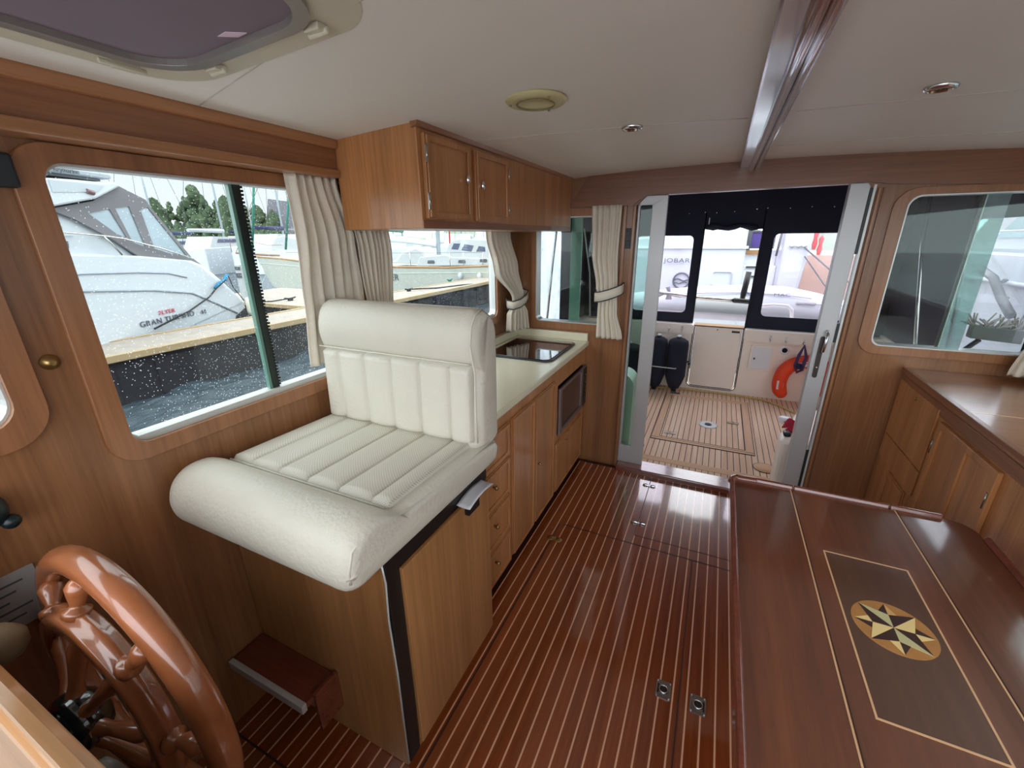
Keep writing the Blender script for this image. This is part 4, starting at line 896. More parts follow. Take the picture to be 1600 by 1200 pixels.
# rounded moulded locker by the left door leaf
mb = MB(); mb.plate(rr(-.98, -.43, 0, .64, (.01, .01, .09, .09), 8), [], 'y', 2.86, 3.05); build(mb, 'side_locker', GELCOAT, None, 'rounded cream moulded locker end behind the left door leaf', 'locker', bevel=.02)
# side coamings
mb = MB(); mb.box(-1.42, -1.24, 2.80, YT + .12, -.08, .70); build(mb, 'side_coaming', GELCOAT, None, 'cream cockpit side wall on the left', 'cockpit side', bevel=.02)
mb = MB(); mb.box(1.36, 1.54, 2.80, YT + .12, -.08, .70); build(mb, 'side_coaming', GELCOAT, None, 'cream cockpit side wall on the right', 'cockpit side', bevel=.02)

# cockpit enclosure of navy canvas
en = empty('cockpit_enclosure', (.05, 4.0, .68), 'navy canvas cockpit enclosure with clear panels and roof', 'canopy')
def ybar(x0, x1, z0, z1): return [(x0, z0), (x1, z0), (x1, z1), (x0, z1)]
yc = YT + .06
hl = rr(-.80, -.262, .79, 1.542, .045); hrr = rr(.418, 1.10, .80, 1.552, .045)
flap = [(-.168, .676), (-.172, 1.60), (-.10, 1.585), (-.02, 1.605), (.06, 1.622), (.13, 1.618), (.19, 1.598), (.25, 1.59), (.312, 1.592), (.300, .676)]
mb = MB(); mb.plate([(-1.40, .672), (-.172, .672)] + flap[1:-1] + [(.300, .660), (1.50, .640), (1.50, 1.98), (-1.40, 1.98)], [hl, hrr], 'y', yc, yc + .006)
build(mb, 'aft_panel', NAVY, en)
mb = MB(); mb.plate(hl, [], 'y', yc + .002, yc + .004); build(mb, 'clear_window', VINYL, en)
mb = MB(); mb.plate(hrr, [], 'y', yc + .002, yc + .004); build(mb, 'clear_window', VINYL, en)
mb = MB(); mb.tube([(-.165 + i * .0486, yc - .02 - .01 * (i % 2), 1.615 + .012 * sin(i * 1.3)) for i in range(10)], [.02 + .004 * (i % 3) for i in range(10)], 10); build(mb, 'rolled_flap', NAVY, en)
mb = MB()
for x0 in (-.176, .316): mb.tube([(x0, yc - .004, .68), (x0, yc - .004, 1.75)], .004, 6)
build(mb, 'zip', BLACK, en)
for i, x in enumerate((-.33, -.19, -.09, .06, .24, .325, .50, .66, .82)):
    mb = MB(); mb.lathe([(.008, 0), (.006, .004), (.001, .005)], (x, yc - .001, 1.745 + .006 * (i % 2) + .02 * (x > .2)), (0, -1, 0), 10); build(mb, 'snap_stud', CHROME, en)
mb = MB(); mb.box(-.149, -.140, yc - .01, yc - .002, 1.62, 1.70); build(mb, 'zip_pull', WHITE, en)
roofp = lambda u, v: (-1.42 + 2.94 * u, 2.82 + (YT + .10 - 2.82) * v, 1.985 - .03 * ((2 * u - 1) ** 2) - .012 * sin(pi * 3 * v) ** 2)
mb = MB(); mb.grid(roofp, 24, 16); build(mb, 'roof_panel', NAVY, en, solid=.008)
for side, x in ((0, -1.33), (1, 1.38)):
    hole = rr(2.86, 3.86 if side == 0 else 3.70, .76, 1.62, .06)
    mb = MB(); mb.plate(ybar(2.84, YT + .06, .695, 1.96), [hole], 'x', x - .003, x + .003); build(mb, 'side_panel', NAVY, en)
    mb = MB(); mb.plate(hole, [], 'x', x - .001, x + .001); build(mb, 'clear_window', VINYLF if side == 0 else VINYL, en)
for x0, x1 in ((-1.30, -1.34), (1.34, 1.40)):
    mb = MB(); mb.tube([(x0, 3.4, .70), (x0, 3.55, 1.3), (x0 * .99, 3.7, 1.93)], .011, 10); build(mb, 'frame_tube', STEEL, en)
mb = MB(); mb.tube([(1.06, 3.0, .80), (1.22, 3.9, 1.45), (1.30, 4.3, 1.90)], .010, 10); build(mb, 'frame_tube', STEEL, en)
mb = MB(); mb.tube([(-.80, 3.0, 1.0), (-.83, 3.05, 1.3), (-.90, 3.1, 1.60)], .006, 8); build(mb, 'roof_strap', plain('grey_strap', (150, 150, 150), .8), en)
# deck mop / brush standing outside the right window
br = empty('deck_brush', (1.33, 3.0, 1.05), 'grey deck brush with splayed bristles behind the right aft window', 'brush')
mb = MB(); mb.obox((1.32, 2.98, 1.055), .20, .05, .07, Vector((1, 0, -.08)).normalized()); build(mb, 'brush_block', plain('grey_green_block', (120, 128, 126), .7), br, bevel=.006)
mb = MB()
for i in range(70):
    a = random.uniform(-1.15, 1.2); x_ = 1.32 + random.uniform(-.09, .09); z_ = 1.07 + random.uniform(-.01, .02); l_ = random.uniform(.05, .10)
    mb.tube([(x_, 2.98 + random.uniform(-.02, .02), z_), (x_ + sin(a) * l_ * (-1 if x_ < 1.32 else .6), 2.98 + random.uniform(-.03, .03), z_ + abs(cos(a)) * l_ * .8)], .004, 4)
tag(build(mb, 'bristles', plain('grey_bristle', (176, 174, 168), .8), br), kind='stuff')
mb = MB(); mb.tube([(1.27, 2.98, 1.02), (1.22, 2.97, .96), (1.05, 2.95, .72)], .012, 8); build(mb, 'brush_handle', DKGREY, br)

# stern rail, swim ladder bar and dinghy
rl = empty('stern_rail', (.1, 5.1, .66), 'stainless stern rail behind the transom opening', 'rail')
mb = MB(); mb.tube([(-.60, 5.05, .95), (-.17, 5.05, .905), (.18, 5.05, .895)], .020, 12); build(mb, 'rail_tube', STEEL, rl)
mb = MB(); mb.tube([(.18, 5.05, .895), (.34, 5.05, .888)], .026, 12); build(mb, 'black_end', BLACK, rl)
mb = MB(); mb.tube([(.262, 5.12, .88), (.268, 5.14, .97), (.285, 5.16, 1.18)], [.02, .03, .028], 10); build(mb, 'black_clamp', BLACK, rl)
mb = MB(); mb.tube([(.42, 5.1, .84), (.55, 5.1, .86), (.68, 5.1, .855), (.72, 5.1, .82), (.74, 5.1, .72)], .018, 10); build(mb, 'white_loop', WHITE, rl)
mb = MB(); mb.tube([(-.62, 5.1, .88), (-.52, 5.1, .93), (-.34, 5.1, .905)], .016, 10); mb.tube([(-.475, 5.15, .86), (-.475, 5.15, .93), (-.495, 5.15, 1.0)], [.035, .020, .026], 10); build(mb, 'grey_bracket', plain('grey_bracket', (150, 150, 168), .4), rl)
mb = MB(); mb.box(-1.35, 1.45, YT + .12, 5.35, -.30, .02); build(mb, 'swim_platform', GELCOAT, rl)
dg = empty('dinghy', (.1, 6.5, .45), 'pale grey inflatable dinghy carried across behind the transom', 'dinghy')
def tubey(pts, rs, y): return MB().tube([(x, y, z) for x, z in pts], rs, 20)
mb = tubey([(-1.35, .60), (-1.0, .62), (-.55, .66), (-.1, .69), (.3, .70), (.8, .70), (1.15, .66), (1.5, .62), (1.7, .60)], [.10, .13, .16, .185, .20, .20, .17, .12, .05], 6.65); build(mb, 'front_tube', WHITEB, dg)
mb = MB(); mb.plate([(-1.2, .40), (1.2, .42), (1.25, .58), (-1.2, .58)], [], 'y', 6.6, 7.3); build(mb, 'hull', plain('light_grey_hull', (196, 192, 204), .5), dg)
mb = MB(); mb.tube([(x, 6.46, z + .10) for x, z in ((-.55, .66), (-.1, .70), (.3, .72), (.8, .715), (1.1, .68))], .012, 8); build(mb, 'rubbing_strake', plain('strake', (204, 200, 214), .5), dg)
R90 = Matrix.Rotation(radians(90), 4, 'X')
text_mesh('MAC', .055, .002, Matrix.Translation((.68, 6.445, .79)) @ R90, 'lettering', plain('pale_blue_lettering', (84, 92, 132), .5), dg, sx=1.6)
mb = MB(); mb.tube([(.30 + i * .02, 6.445, .83 + .012 * sin(i * .9)) for i in range(9)], .006, 6); mb.tube([(.33 + i * .02, 6.445, .80 + .012 * sin(i * .9)) for i in range(9)], .006, 6); build(mb, 'wave_emblem', MATS['pale_blue_lettering'], dg)
mb = MB(); mb.ball((.27, 6.45, .70), .03, 10, (1, .5, .5)); build(mb, 'valve', DKGREY, dg)
mb = MB(); mb.tube([(.95, 6.46, .71), (1.05, 6.45, .72), (1.15, 6.46, .71)], .02, 8); mb.tube([(1.1, 6.46, .71), (1.5, 6.5, .70)], .008, 6); build(mb, 'oar', plain('grey_oar', (150, 150, 160), .5), dg)

# motor yacht moored astern
ay = empty('motor_yacht', (0, 9.5, -.6), 'large white motor yacht moored astern with dark lettering on its transom', 'motor yacht')
mb = MB(); mb.plate([(-4.5, -.75), (.44, -.75), (.36, 1.56), (.30, 1.64), (.14, 1.68), (-.32, 1.62), (-1.5, 1.50), (-4.5, 1.50)], [], 'y', 8.5, 12); build(mb, 'transom_quarter', WHITEB, ay, bevel=.04)
mb = MB(); mb.box(-4.4, .40, 8.46, 8.5, 1.32, 1.36); build(mb, 'moulded_line', WHITE, ay)
mb = MB(); mb.box(.36, .90, 8.9, 12, -.75, 1.02); mb.box(.36, .90, 9.2, 12, 1.0, 1.28); build(mb, 'stern_steps', WHITE, ay, bevel=.02)
mb = MB(); mb.box(.43, .70, 8.86, 8.9, .98, 1.01); mb.box(.5, .70, 8.86, 8.9, .82, .845); mb.box(.38, .44, 8.84, 8.9, 1.28, 1.62); build(mb, 'step_edges', DKGREY, ay)
mb = MB(); mb.box(.46, .80, 9.15, 9.2, 1.33, 1.58); build(mb, 'purple_window', plain('purple_window', (74, 56, 128), .3), ay)
mb = MB(); mb.plate(ybar(.43, .83, 1.30, 1.61), [ybar(.46, .80, 1.33, 1.58)], 'y', 9.12, 9.16); build(mb, 'window_frame', DKGREY, ay)
mb = MB(); mb.box(.40, .80, 9.1, 9.14, 1.20, 1.28); build(mb, 'teak_trim', TEAKW, ay)
mb = MB(); mb.plate([(.90, -.75), (1.10, -.75), (1.26, 1.0), (1.30, 1.50), (1.28, 1.75), (.90, 1.75)], [], 'y', 8.5, 12); build(mb, 'starboard_quarter', WHITEB, ay, bevel=.05)
mb = MB(); mb.tube([(-.10 + .13 * .0, 8.48, .72)] + [(x, 8.48, z) for x, z in rr(-.08, .21, .70, .93, (.01, .01, .03, .03))], .009, 6); build(mb, 'hatch_outline', plain('grey_outline', (170, 170, 184), .6), ay)
text_mesh('JOBAR', .105, .004, Matrix.Translation((-.93, 8.445, 1.08)) @ R90, 'lettering', plain('slate_lettering', (60, 64, 84), .5), ay, sx=1.35, spacing=1.1)
mb = MB(); mb.tube([(-.60 + .135 * cos(i * pi / 16), 8.47, .76 + .135 * sin(i * pi / 16)) for i in range(32)], .015, 8, closed=True)
mb.tube([(-.72 + i * .026, 8.47, .775 + .018 * sin(i * .75)) for i in range(10)], .012, 8); mb.tube([(-.72 + i * .028, 8.47, .72 - .018 * sin(i * .75) * (i > 2)) for i in range(9)], .009, 8); build(mb, 'wave_emblem', MATS['slate_lettering'], ay)
for x in (1.02, 1.11, 1.19):
    mb = MB(); mb.lathe([(.035, 0), (.04, .03), (.03, .05), (.001, .055)], (x, 8.5, 1.36), (0, -1, 0), 14); build(mb, 'stern_light', CHROME, ay)
mb = MB(); mb.tube([(.835, 8.6, 1.2), (.85, 8.55, 1.5), (.87, 8.6, 1.75)], .018, 8); build(mb, 'fender_line', DKGREY, ay)
mb = MB(); mb.tube([(1.20, 8.45, 1.33), (1.6, 7.9, .95), (2.2, 7.2, .6)], .012, 6); mb.tube([(1.22, 8.45, 1.2), (1.5, 8.1, .8), (1.9, 7.6, .4)], .010, 6); build(mb, 'mooring_lines', DKGREY, ay)
mb = MB(); mb.box(1.3, 9, 10.2, 13, -.75, 1.15); build(mb, 'quay', QUAY, None, 'pinkish stone quay seen through the right clear panel', 'quay')
for x, z, l_ in ((1.62, 1.55, 'red figure-like marker on the quay, left one'), (1.72, 1.45, 'red marker on the quay, right one')):
    mb = MB(); mb.lathe([(.03, 0), (.05, .10), (.03, .2), (.045, .3), (.01, .36)], (x, 10.4, z - .3), (0, 0, 1), 10); build(mb, 'mooring_marker', REDPAINT, None, l_, 'marker')

# white yacht alongside on the right
wy = empty('white_yacht', (4.6, 4.5, -.6), 'white yacht lying alongside, seen through the right aft window', 'yacht')
mb = MB(); mb.plate([(-1.0, -.75), (12, -.75), (12, 1.25), (5, 1.30), (-1.0, 1.35)], [], 'x', 3.2, 6.2); build(mb, 'hull', WHITEB, wy, bevel=.05)
mb = MB(); mb.plate([(1.0, 1.3), (10, 1.25), (9.2, 1.9), (7.5, 2.15), (2.0, 2.2)], [], 'x', 3.6, 5.8); build(mb, 'superstructure', OUTWHITE, wy, bevel=.06)
mb = MB(); mb.plate([(6.2, 1.50), (8.9, 1.46), (8.4, 1.82), (6.4, 1.9)], [], 'x', 3.575, 3.6); build(mb, 'side_window', plain('pale_teal_window', (120, 150, 150), .2), wy)
mb = MB(); mb.tube([(3.17, 0, 1.0), (3.17, 5, .98), (3.17, 11, .92)], .03, 8); mb.tube([(3.2, 1, 1.62), (3.2, 8, 1.55), (3.25, 11, 1.4)], .014, 6); build(mb, 'rub_rail', plain('grey_rubrail', (180, 184, 190), .5), wy)
mb = MB(); mb.tube([(3.0, 6.6, .66), (2.98, 6.85, .82), (3.0, 7.2, 1.02), (3.02, 7.6, 1.10)], .045, 10); build(mb, 'black_tube', BLACK, wy)
mb = MB(); mb.ball((3.15, 7.3, .98), .03, 8, (1, 1.6, 1)); mb.ball((3.15, 7.15, .80), .025, 8, (1, 2, .6)); build(mb, 'deck_fittings', DKGREY, wy)

# ================================================================== HARBOUR
ZW = -.65
def ripple(x, y):
    return 1.3 * (.016 * sin(9.1 * x + 3.3 * y + 1.3 * sin(2.1 * y + x)) + .012 * sin(5.3 * y - 6.1 * x + 1.9 * sin(1.7 * x - y)) + .010 * sin(17 * x - 8 * y + 2 * sin(3 * y)) + .007 * sin(13 * y + 21 * x + 2.2 * sin(4 * x)) + .02 * sin(1.9 * x + 2.6 * y))
mb = MB(); mb.box(-140, 60, -60, 140, ZW - .5, ZW - .04); mb.grid(lambda u, v: (-7.5 + 5.7 * u, -1 + 9.5 * v, ZW + ripple(-7.5 + 5.7 * u, -1 + 9.5 * v)), 150, 230); build(mb, 'harbour_water', WATER, None, 'dark rippled harbour water around the boats', 'water', kind='stuff')
dock = empty('dock', (-8.0, 10, ZW), 'floating dock with timber edge and black rubber side beyond the left window', 'dock')
mb = MB(); mb.box(-8.55, -7.42, -6, 34, -.05, .04); mb.box(-13, -8.5, 7.0, 9.6, -.05, .04); build(mb, 'dock_deck', DOCKTOP, dock)
mb = MB(); mb.box(-7.45, -7.36, -6, 34, -.03, .06); mb.box(-8.62, -8.53, -6, 7, -.03, .055); mb.box(-8.62, -8.53, 9.6, 34, -.03, .055); mb.box(-13, -8.6, 6.92, 7.0, -.03, .055); build(mb, 'timber_edge', DOCKEDGE, dock)
mb = MB(); mb.box(-8.5, -7.44, -6, 34, ZW - .1, -.03); mb.box(-13, -8.5, 7.05, 9.55, ZW - .1, -.05)
for i in range(14): mb.box(-7.46, -7.42, -4 + i * 2.4, -4 + i * 2.4 + 1.9, ZW, -.10)
build(mb, 'rubber_side', DOCKSIDE, dock)
for i, (y, l_) in enumerate(((14.2, 'dark tyre fender on the dock side, the nearer of two'), (15.6, 'dark tyre fender on the dock side, the farther of two'))):
    mb = MB(); mb.tube([(-7.30, y + .28 * cos(a * pi / 10), -.33 + .27 * sin(a * pi / 10)) for a in range(20)], .10, 10, closed=True); build(mb, 'tyre_fender', plain('grey_tyre', (92, 94, 100), .9) if i == 0 else MATS['grey_tyre'], None, l_, 'tyre')
def cleat(x, y, label, m_=BLACK):
    mb = MB(); mb.tube([(x, y - .16, .12), (x, y - .06, .10), (x, y + .06, .10), (x, y + .16, .12)], .022, 8); mb.box(x - .03, x + .03, y - .06, y + .06, .04, .10); build(mb, 'mooring_cleat', m_, None, label, 'cleat')
cleat(-9.95, 7.55, 'dark mooring cleat on the dock beside the curtain edge')
cleat(-8.30, 10.3, 'dark mooring cleat on the dock below the pale sailboat hull')
cleat(-8.75, 13.2, 'green mooring cleat on the far dock edge under the sailboat', GREENM)
mb = MB(); mb.tube([(-9.95, 7.5, .10), (-10.2, 7.2, .06), (-10.6, 7.05, .05), (-11, 7.0, .05)], .016, 8); build(mb, 'mooring_line', ROPEK, None, 'dark mooring line lying on the dock by the cleat', 'rope')
mb = MB(); mb.tube([(-8.3, 10.3, .10), (-7.9, 11.2, .06), (-7.6, 12.4, .055), (-7.5, 13.2, .0)], .02, 8); build(mb, 'mooring_line', ROPEK, None, 'dark line running along the dock edge below the sailboat', 'rope')
pd = empty('dock_pedestal', (-11.2, 7.25, .04), 'white service pedestal standing on the dock beyond the blue rope', 'pedestal')
mb = MB(); mb.obox((-11.2, 7.25, .50), .22, .22, .92); build(mb, 'pedestal_body', OUTWHITE, pd, bevel=.02)
mb = MB(); mb.box(-11.27, -11.08, 7.12, 7.14, .62, .74); mb.box(-11.27, -11.08, 7.12, 7.14, .82, .90); build(mb, 'sockets', DKGREY, pd)

# plane-built craft: local x = along hull, local y = thickness (away), z up
def local(P0, P1):
    D = Vector((P1[0] - P0[0], P1[1] - P0[1], 0)).normalized(); Nn = Vector((-D.y, D.x, 0))
    if Nn.dot(Vector((P0[0], P0[1], 0)) - CAM * 1) < 0: Nn = -Nn       # away from the viewer's boat
    M_ = Matrix(((D.x, Nn.x, 0, P0[0]), (D.y, Nn.y, 0, P0[1]), (0, 0, 1, 0), (0, 0, 0, 1))); return M_
MBn = local((-9.8, 6.3), (-9.425, 5.373))
def pm(mb, poly, a, b_, M_, holes=()): return mb.plate(poly, list(holes), 'y', a, b_, M_)
def tm(mb, pts, r_, M_, d=0.): return mb.tube([M_ @ Vector((s_, d, z_)) for s_, z_ in pts], r_, 8)
be = empty('motor_cruiser', MBn @ Vector((3, 1.5, ZW)), 'white motor cruiser with grey canopy and hull lettering, across the dock', 'motor cruiser')
mb = MB(); pm(mb, [(7.5, .9), (6.5, 1.55), (3.9, 1.46), (3.43, 1.39), (2.85, 1.35), (2.34, 1.31), (1.28, 1.18), (.98, 1.06), (.65, .78), (.05, .22), (.03, .07), (.38, -.05), (.8, -.7), (6.0, -.7)], 0, 3.4, MBn); build(mb, 'hull', WHITEB, be, bevel=.08, seg=3)
mb = MB(); pm(mb, [(4.6, 1.9), (3.52, 2.02), (3.25, 1.90), (2.75, 1.62), (2.34, 1.28), (3.48, 1.30), (5.5, 1.40)], .12, 3.2, MBn); cb_ = build(mb, 'cabin_side', WHITEB, be, bevel=.04)
canopy = [(3.56, 1.98), (2.89, 2.13), (2.41, 2.40), (1.94, 2.22), (1.91, 2.15), (1.25, 1.24), (.99, 1.05), (1.05, .85), (1.31, 1.15), (1.86, 1.24), (2.34, 1.27), (2.76, 1.58), (3.25, 1.86)]
w1_ = [(3.02, 1.95), (2.66, 2.03), (2.50, 1.60), (2.66, 1.66)]; w2_ = [(2.56, 2.05), (2.30, 2.09), (2.20, 1.45), (2.42, 1.53)]; w3_ = [(2.10, 2.05), (1.94, 2.10), (1.36, 1.28), (1.75, 1.33), (2.03, 1.42)]
mb = MB(); pm(mb, canopy, .05, .09, MBn, [w1_, w2_, w3_]); build(mb, 'grey_canopy', GREYCLOTH, be)
mb = MB(); pm(mb, w1_, .065, .075, MBn); build(mb, 'clear_panel', BIMINI, be)
mb = MB(); pm(mb, w2_, .065, .075, MBn); build(mb, 'clear_panel', BIMINI, be)
mb = MB(); pm(mb, w3_, .065, .075, MBn); build(mb, 'clear_panel', BIMINI, be)
mb = MB(); pm(mb, [(2.89, 2.13), (2.41, 2.40), (1.94, 2.22), (1.30, 1.26), (1.36, 1.26), (1.98, 2.12), (2.41, 2.30)], .09, 3.1, MBn); build(mb, 'canopy_top', GREYCLOTH, be)
mb = MB(); pm(mb, [(5.0, 2.30), (3.13, 2.40), (2.70, 2.41), (2.50, 2.44), (2.40, 2.39), (2.89, 2.16), (3.55, 2.01), (5.0, 1.90)], -.02, 3.3, MBn); ht_ = build(mb, 'hard_top', WHITEB, be, bevel=.03)
mb = MB(); pm(mb, [(3.5, 2.36), (2.72, 2.36), (2.85, 2.26), (3.5, 2.20)], -.03, -.02, MBn); build(mb, 'grey_inset', plain('light_grey_inset', (176, 184, 190), .5), be)
mb = MB(); pm(mb, [(4.6, 2.475), (2.42, 2.475), (2.40, 2.66), (2.9, 2.80), (4.6, 2.95)], .05, 2.6, MBn); build(mb, 'radar_arch', WHITEB, be, bevel=.06)
mb = MB(); pm(mb, [(3.6, 2.435), (2.60, 2.435), (2.60, 2.47), (3.6, 2.47)], .12, 2.8, MBn); build(mb, 'dark_gap', DKGREY, be)
mb = MB(); tm(mb, [(3.02, 2.26), (2.92, 2.24)], .035, MBn, -.03); build(mb, 'speaker', plain('brown_light', (120, 90, 90), .4), be)
for pts_, nm in (([(7.0, .95), (4.05, .90), (3.65, .87), (2.34, .73), (1.52, .58), (1.23, .44), (.40, .0)], .022), ([(6.0, 1.15), (4.05, 1.07), (3.48, 1.10), (2.55, 1.05), (1.95, .99), (1.55, .88)], .016)):
    mb = MB(); tm(mb, pts_, nm, MBn, -.005); build(mb, 'styling_line', plain('grey_line', (150, 158, 168), .5) if 'grey_line' not in MATS else MATS['grey_line'], be)  # thin raised grey lines along the hull side
mb = MB(); tm(mb, [(4.5, 1.72), (3.58, 1.68), (2.96, 1.63), (2.65, 1.59), (1.97, 1.42), (1.3, 1.21)], .013, MBn, -.02); tm(mb, [(2.96, 1.63), (2.75, 1.34)], .013, MBn, -.02); build(mb, 'hand_rail', STEEL, be)
mb = MB(); pm(mb, [(3.60, 1.62), (3.40, 1.55), (3.42, 1.46), (3.62, 1.47)], .10, .12, MBn); build(mb, 'side_port', DKGREY, be)
# lettering (mirrored local frame so that it reads left to right)
def letter(body, s_, z_, size, mat, parent, sx=1.0, d=-.012, M_=MBn, rise=0., sp=1.0):
    flip = -1 if (M_.to_3x3() @ Vector((1, 0, 0))).dot(rt) < 0 else 1
    X = (M_.to_3x3() @ Vector((flip, 0, rise))).normalized(); Y = Vector((0, 0, 1)); Z = X.cross(Y)
    o_ = M_ @ Vector((s_, d, z_)); R_ = Matrix(((X.x, Y.x, Z.x, o_.x), (X.y, Y.y, Z.y, o_.y), (X.z, Y.z, Z.z, o_.z), (0, 0, 0, 1)))
    return text_mesh(body, size, .004, R_, 'lettering', mat, parent, sx=sx, spacing=sp)
letter('GRAN TURISMO', 2.80, .16, .13, INK, be, sx=1.18, sp=1.1)
letter('FLYER', 2.38, .30, .10, INKR, be, sx=1.25, sp=1.1); letter('44', 1.44, .15, .12, INK, be, sx=1.3)
letter('Raymarine', 3.34, 2.49, .085, DKGREY, be, d=.035)
letter('S', 3.50, 1.72, .15, MATS['grey_line'], be, d=.10, sx=1.3); letter('~~~~~~', 3.62, 1.60, .09, MATS['grey_line'], be, d=.10)
mb = MB(); tm(mb, [(.50, .84), (.56, .80), (.60, .74), (.78, .70), (.95, .60)], .03, MBn, -.05); build(mb, 'rope_splice', ROPEB, None, 'blue protective sleeve on the mooring rope of the cruiser', 'rope')
mb = MB(); tm(mb, [(.62, .74), (.95, .60), (1.18, .46), (1.77, .27), (2.61, .10)], .016, MBn, -.07); build(mb, 'mooring_rope', ROPEK, None, 'dark mooring rope from the cruiser stern down to the dock', 'rope')
mb = MB(); tm(mb, [(.50, .86), (.40, .55), (.15, .25)], .010, MBn, -.05); build(mb, 'stern_line', ROPEK, None, 'thin dark line down the cruiser stern corner', 'rope')
mb = MB(); mb.lathe([(.07, 0), (.09, .1), (.09, .32), (.06, .40)], MBn @ Vector((.10, -.14, -.10)), (0, 0, 1), 14); build(mb, 'stern_fender', plain('cream_fender', (216, 212, 190), .5), None, 'cream fender at the cruiser stern corner on the dock', 'fender')

# classic sailboat beyond the dock
MS = local((-18.83, 13.03), (-8.34, 15.11))
sl = empty('sailing_yacht', MS @ Vector((5, 1.5, ZW)), 'pale green hulled sailing yacht with teak rail and portholes beyond the dock', 'sailing yacht')
mb = MB(); pm(mb, [(-.08, .80), (1.27, .70), (2.24, .61), (4.46, .49), (6.86, .39), (9.14, .38), (10.76, .45), (12.5, .57), (12.6, -.8), (1.28, -.8), (.48, -.46), (.17, .16)], 0, 3, MS); build(mb, 'hull', CREAMHULL, sl, bevel=.05)
mb = MB(); tm(mb, [(-.10, .83), (1.27, .74), (2.24, .64), (4.46, .52), (6.86, .42), (9.14, .41), (10.76, .48), (12.5, .60)], .035, MS, -.01); build(mb, 'teak_rail', TEAKW, sl)
mb = MB(); tm(mb, [(-.0, .55), (2.24, .40), (6.86, .16), (10.76, .22), (12.5, .32)], .010, MS, -.01); build(mb, 'cove_line', ROPEW, sl)
mb = MB(); pm(mb, [(7.55, .42), (7.77, .80), (8.9, .90), (9.16, .80), (12, .70), (12.4, .5)], .35, 2.6, MS); build(mb, 'coach_roof', OUTWHITE, sl, bevel=.04)
wp1, wp2, wp3 = [(9.12, 1.10), (9.25, 1.32), (9.52, 1.31), (9.42, 1.08)], [(9.56, 1.06), (9.70, 1.29), (10.10, 1.23), (9.99, 1.00)], [(10.19, 1.0), (10.30, 1.21), (10.56, 1.18), (10.58, 1.0)]
mb = MB(); pm(mb, [(8.84, .80), (9.01, 1.29), (9.30, 1.44), (9.53, 1.47), (11.8, 1.40), (11.8, .61), (10.24, .70)], .5, 2.4, MS); build(mb, 'wheelhouse', OUTWHITE, sl, bevel=.03)
for w_ in (wp1, wp2, wp3): mb = MB(); pm(mb, w_, .49, .5, MS); build(mb, 'wheelhouse_window', PORT, sl)
for s_, z_ in ((8.26, .60), (9.61, .62), (10.53, .66)):
    mb = MB(); pm(mb, [(s_ - .16, z_ - .05), (s_ - .13, z_ + .06), (s_ + .13, z_ + .07), (s_ + .17, z_ - .01), (s_ + .13, z_ - .07)], .33, .352, MS); build(mb, 'porthole', DKGREY, sl)
for s_, z0, z1 in ((8.26, .85, 7.5),): mb = MB(); tm(mb, [(s_, z0), (s_ + .02, z1)], .09, MS, 1.2); build(mb, 'mast', MAST, sl)
mb = MB(); tm(mb, [(8.2, 1.25), (7.1, 1.42), (6.0, 1.5)], .12, MS, 1.2); build(mb, 'furled_sail', plain('pale_sailcover', (200, 204, 206), .8), sl)
mb = MB(); tm(mb, [(9.02, .78), (9.10, 5.0)], .03, MS, .6); build(mb, 'red_stay', REDPAINT, sl)
for s_ in (7.48, 9.22, 9.8, 10.6, 5.9, 4.6, 3.2, 1.9): mb = MB(); tm(mb, [(s_, .45), (s_, .98)], .012, MS, .05); build(mb, 'stanchion', STEEL, sl)
mb = MB(); tm(mb, [(1.5, 1.0), (5.9, .97), (10.6, .98)], .006, MS, .05); build(mb, 'guard_wire', DKGREY, sl)
mb = MB(); pm(mb, [(6.3, .55), (6.66, .75), (6.87, .98), (7.53, 1.22), (7.94, 1.05), (8.19, .80), (8.1, .5)], .4, 1.8, MS); build(mb, 'white_cover', OUTWHITE, sl, bevel=.12, seg=3)
letter('LER', 6.38, -.12, .36, DKGREY, sl, sx=.95, d=-.03, M_=MS); 

mb = MB(); tm(mb, [(-2.37, .95), (-1.2, .88), (.1, .82)], .05, MS, 1.2); tm(mb, [(-2.3, .98), (-2.3, 1.4), (-1.3, 1.5), (-.2, 1.3), (.6, 1.3)], .014, MS, .9); tm(mb, [(-2.37, .95), (-1, 3), (2.5, 7.5)], .012, MS, 1.2); build(mb, 'bowsprit', plain('dark_teak_sprit', (140, 110, 90), .6), sl)
mb = MB(); tm(mb, [(.2, .45), (.35, .0), (-.1, -.5), (-.9, -.62)], .012, MS, -.1); build(mb, 'anchor_chain', ROPEW, sl)
mb = MB(); tm(mb, [(-.3, 4.2), (-1.2, 1.0)], .05, MS, 1.0); build(mb, 'furled_jib', GREENM, sl)
mb = MB(); tm(mb, [(1.6, 4.2), (.7, 1.1)], .05, MS, 1.0); build(mb, 'furled_jib', GREENM, sl)
for s_, l_ in ((9.7, 'small pale fender hanging on the sailing yacht, left one'), (10.5, 'small pale fender hanging on the sailing yacht, right one')):
    mb = MB(); mb.lathe([(.02, 0), (.09, .06), (.09, .28), (.02, .36)], MS @ Vector((s_, -.16, -.12)), (0, 0, 1), 12); build(mb, 'hull_fender', OUTWHITE, None, l_, 'fender')
# tarpaulined small boat beyond
mb = MB(); pm(mb, [(-3.01, 1.0), (-2.9, 1.30), (-2.63, 1.62), (-1.75, 1.80), (-.91, 1.62), (-.51, 1.29), (-.6, .8)], 4.0, 6.0, MS); tcv = build(mb, 'covered_boat', OUTWHITE, None, 'white covered boat hump behind the bowsprit', 'boat', bevel=.15, seg=3)
mb = MB(); pm(mb, [(-3.3, -.8), (-.2, -.8), (0, .95), (-3.4, 1.0)], 3.9, 6.1, MS); build(mb, 'hull', WHITEB, tcv)

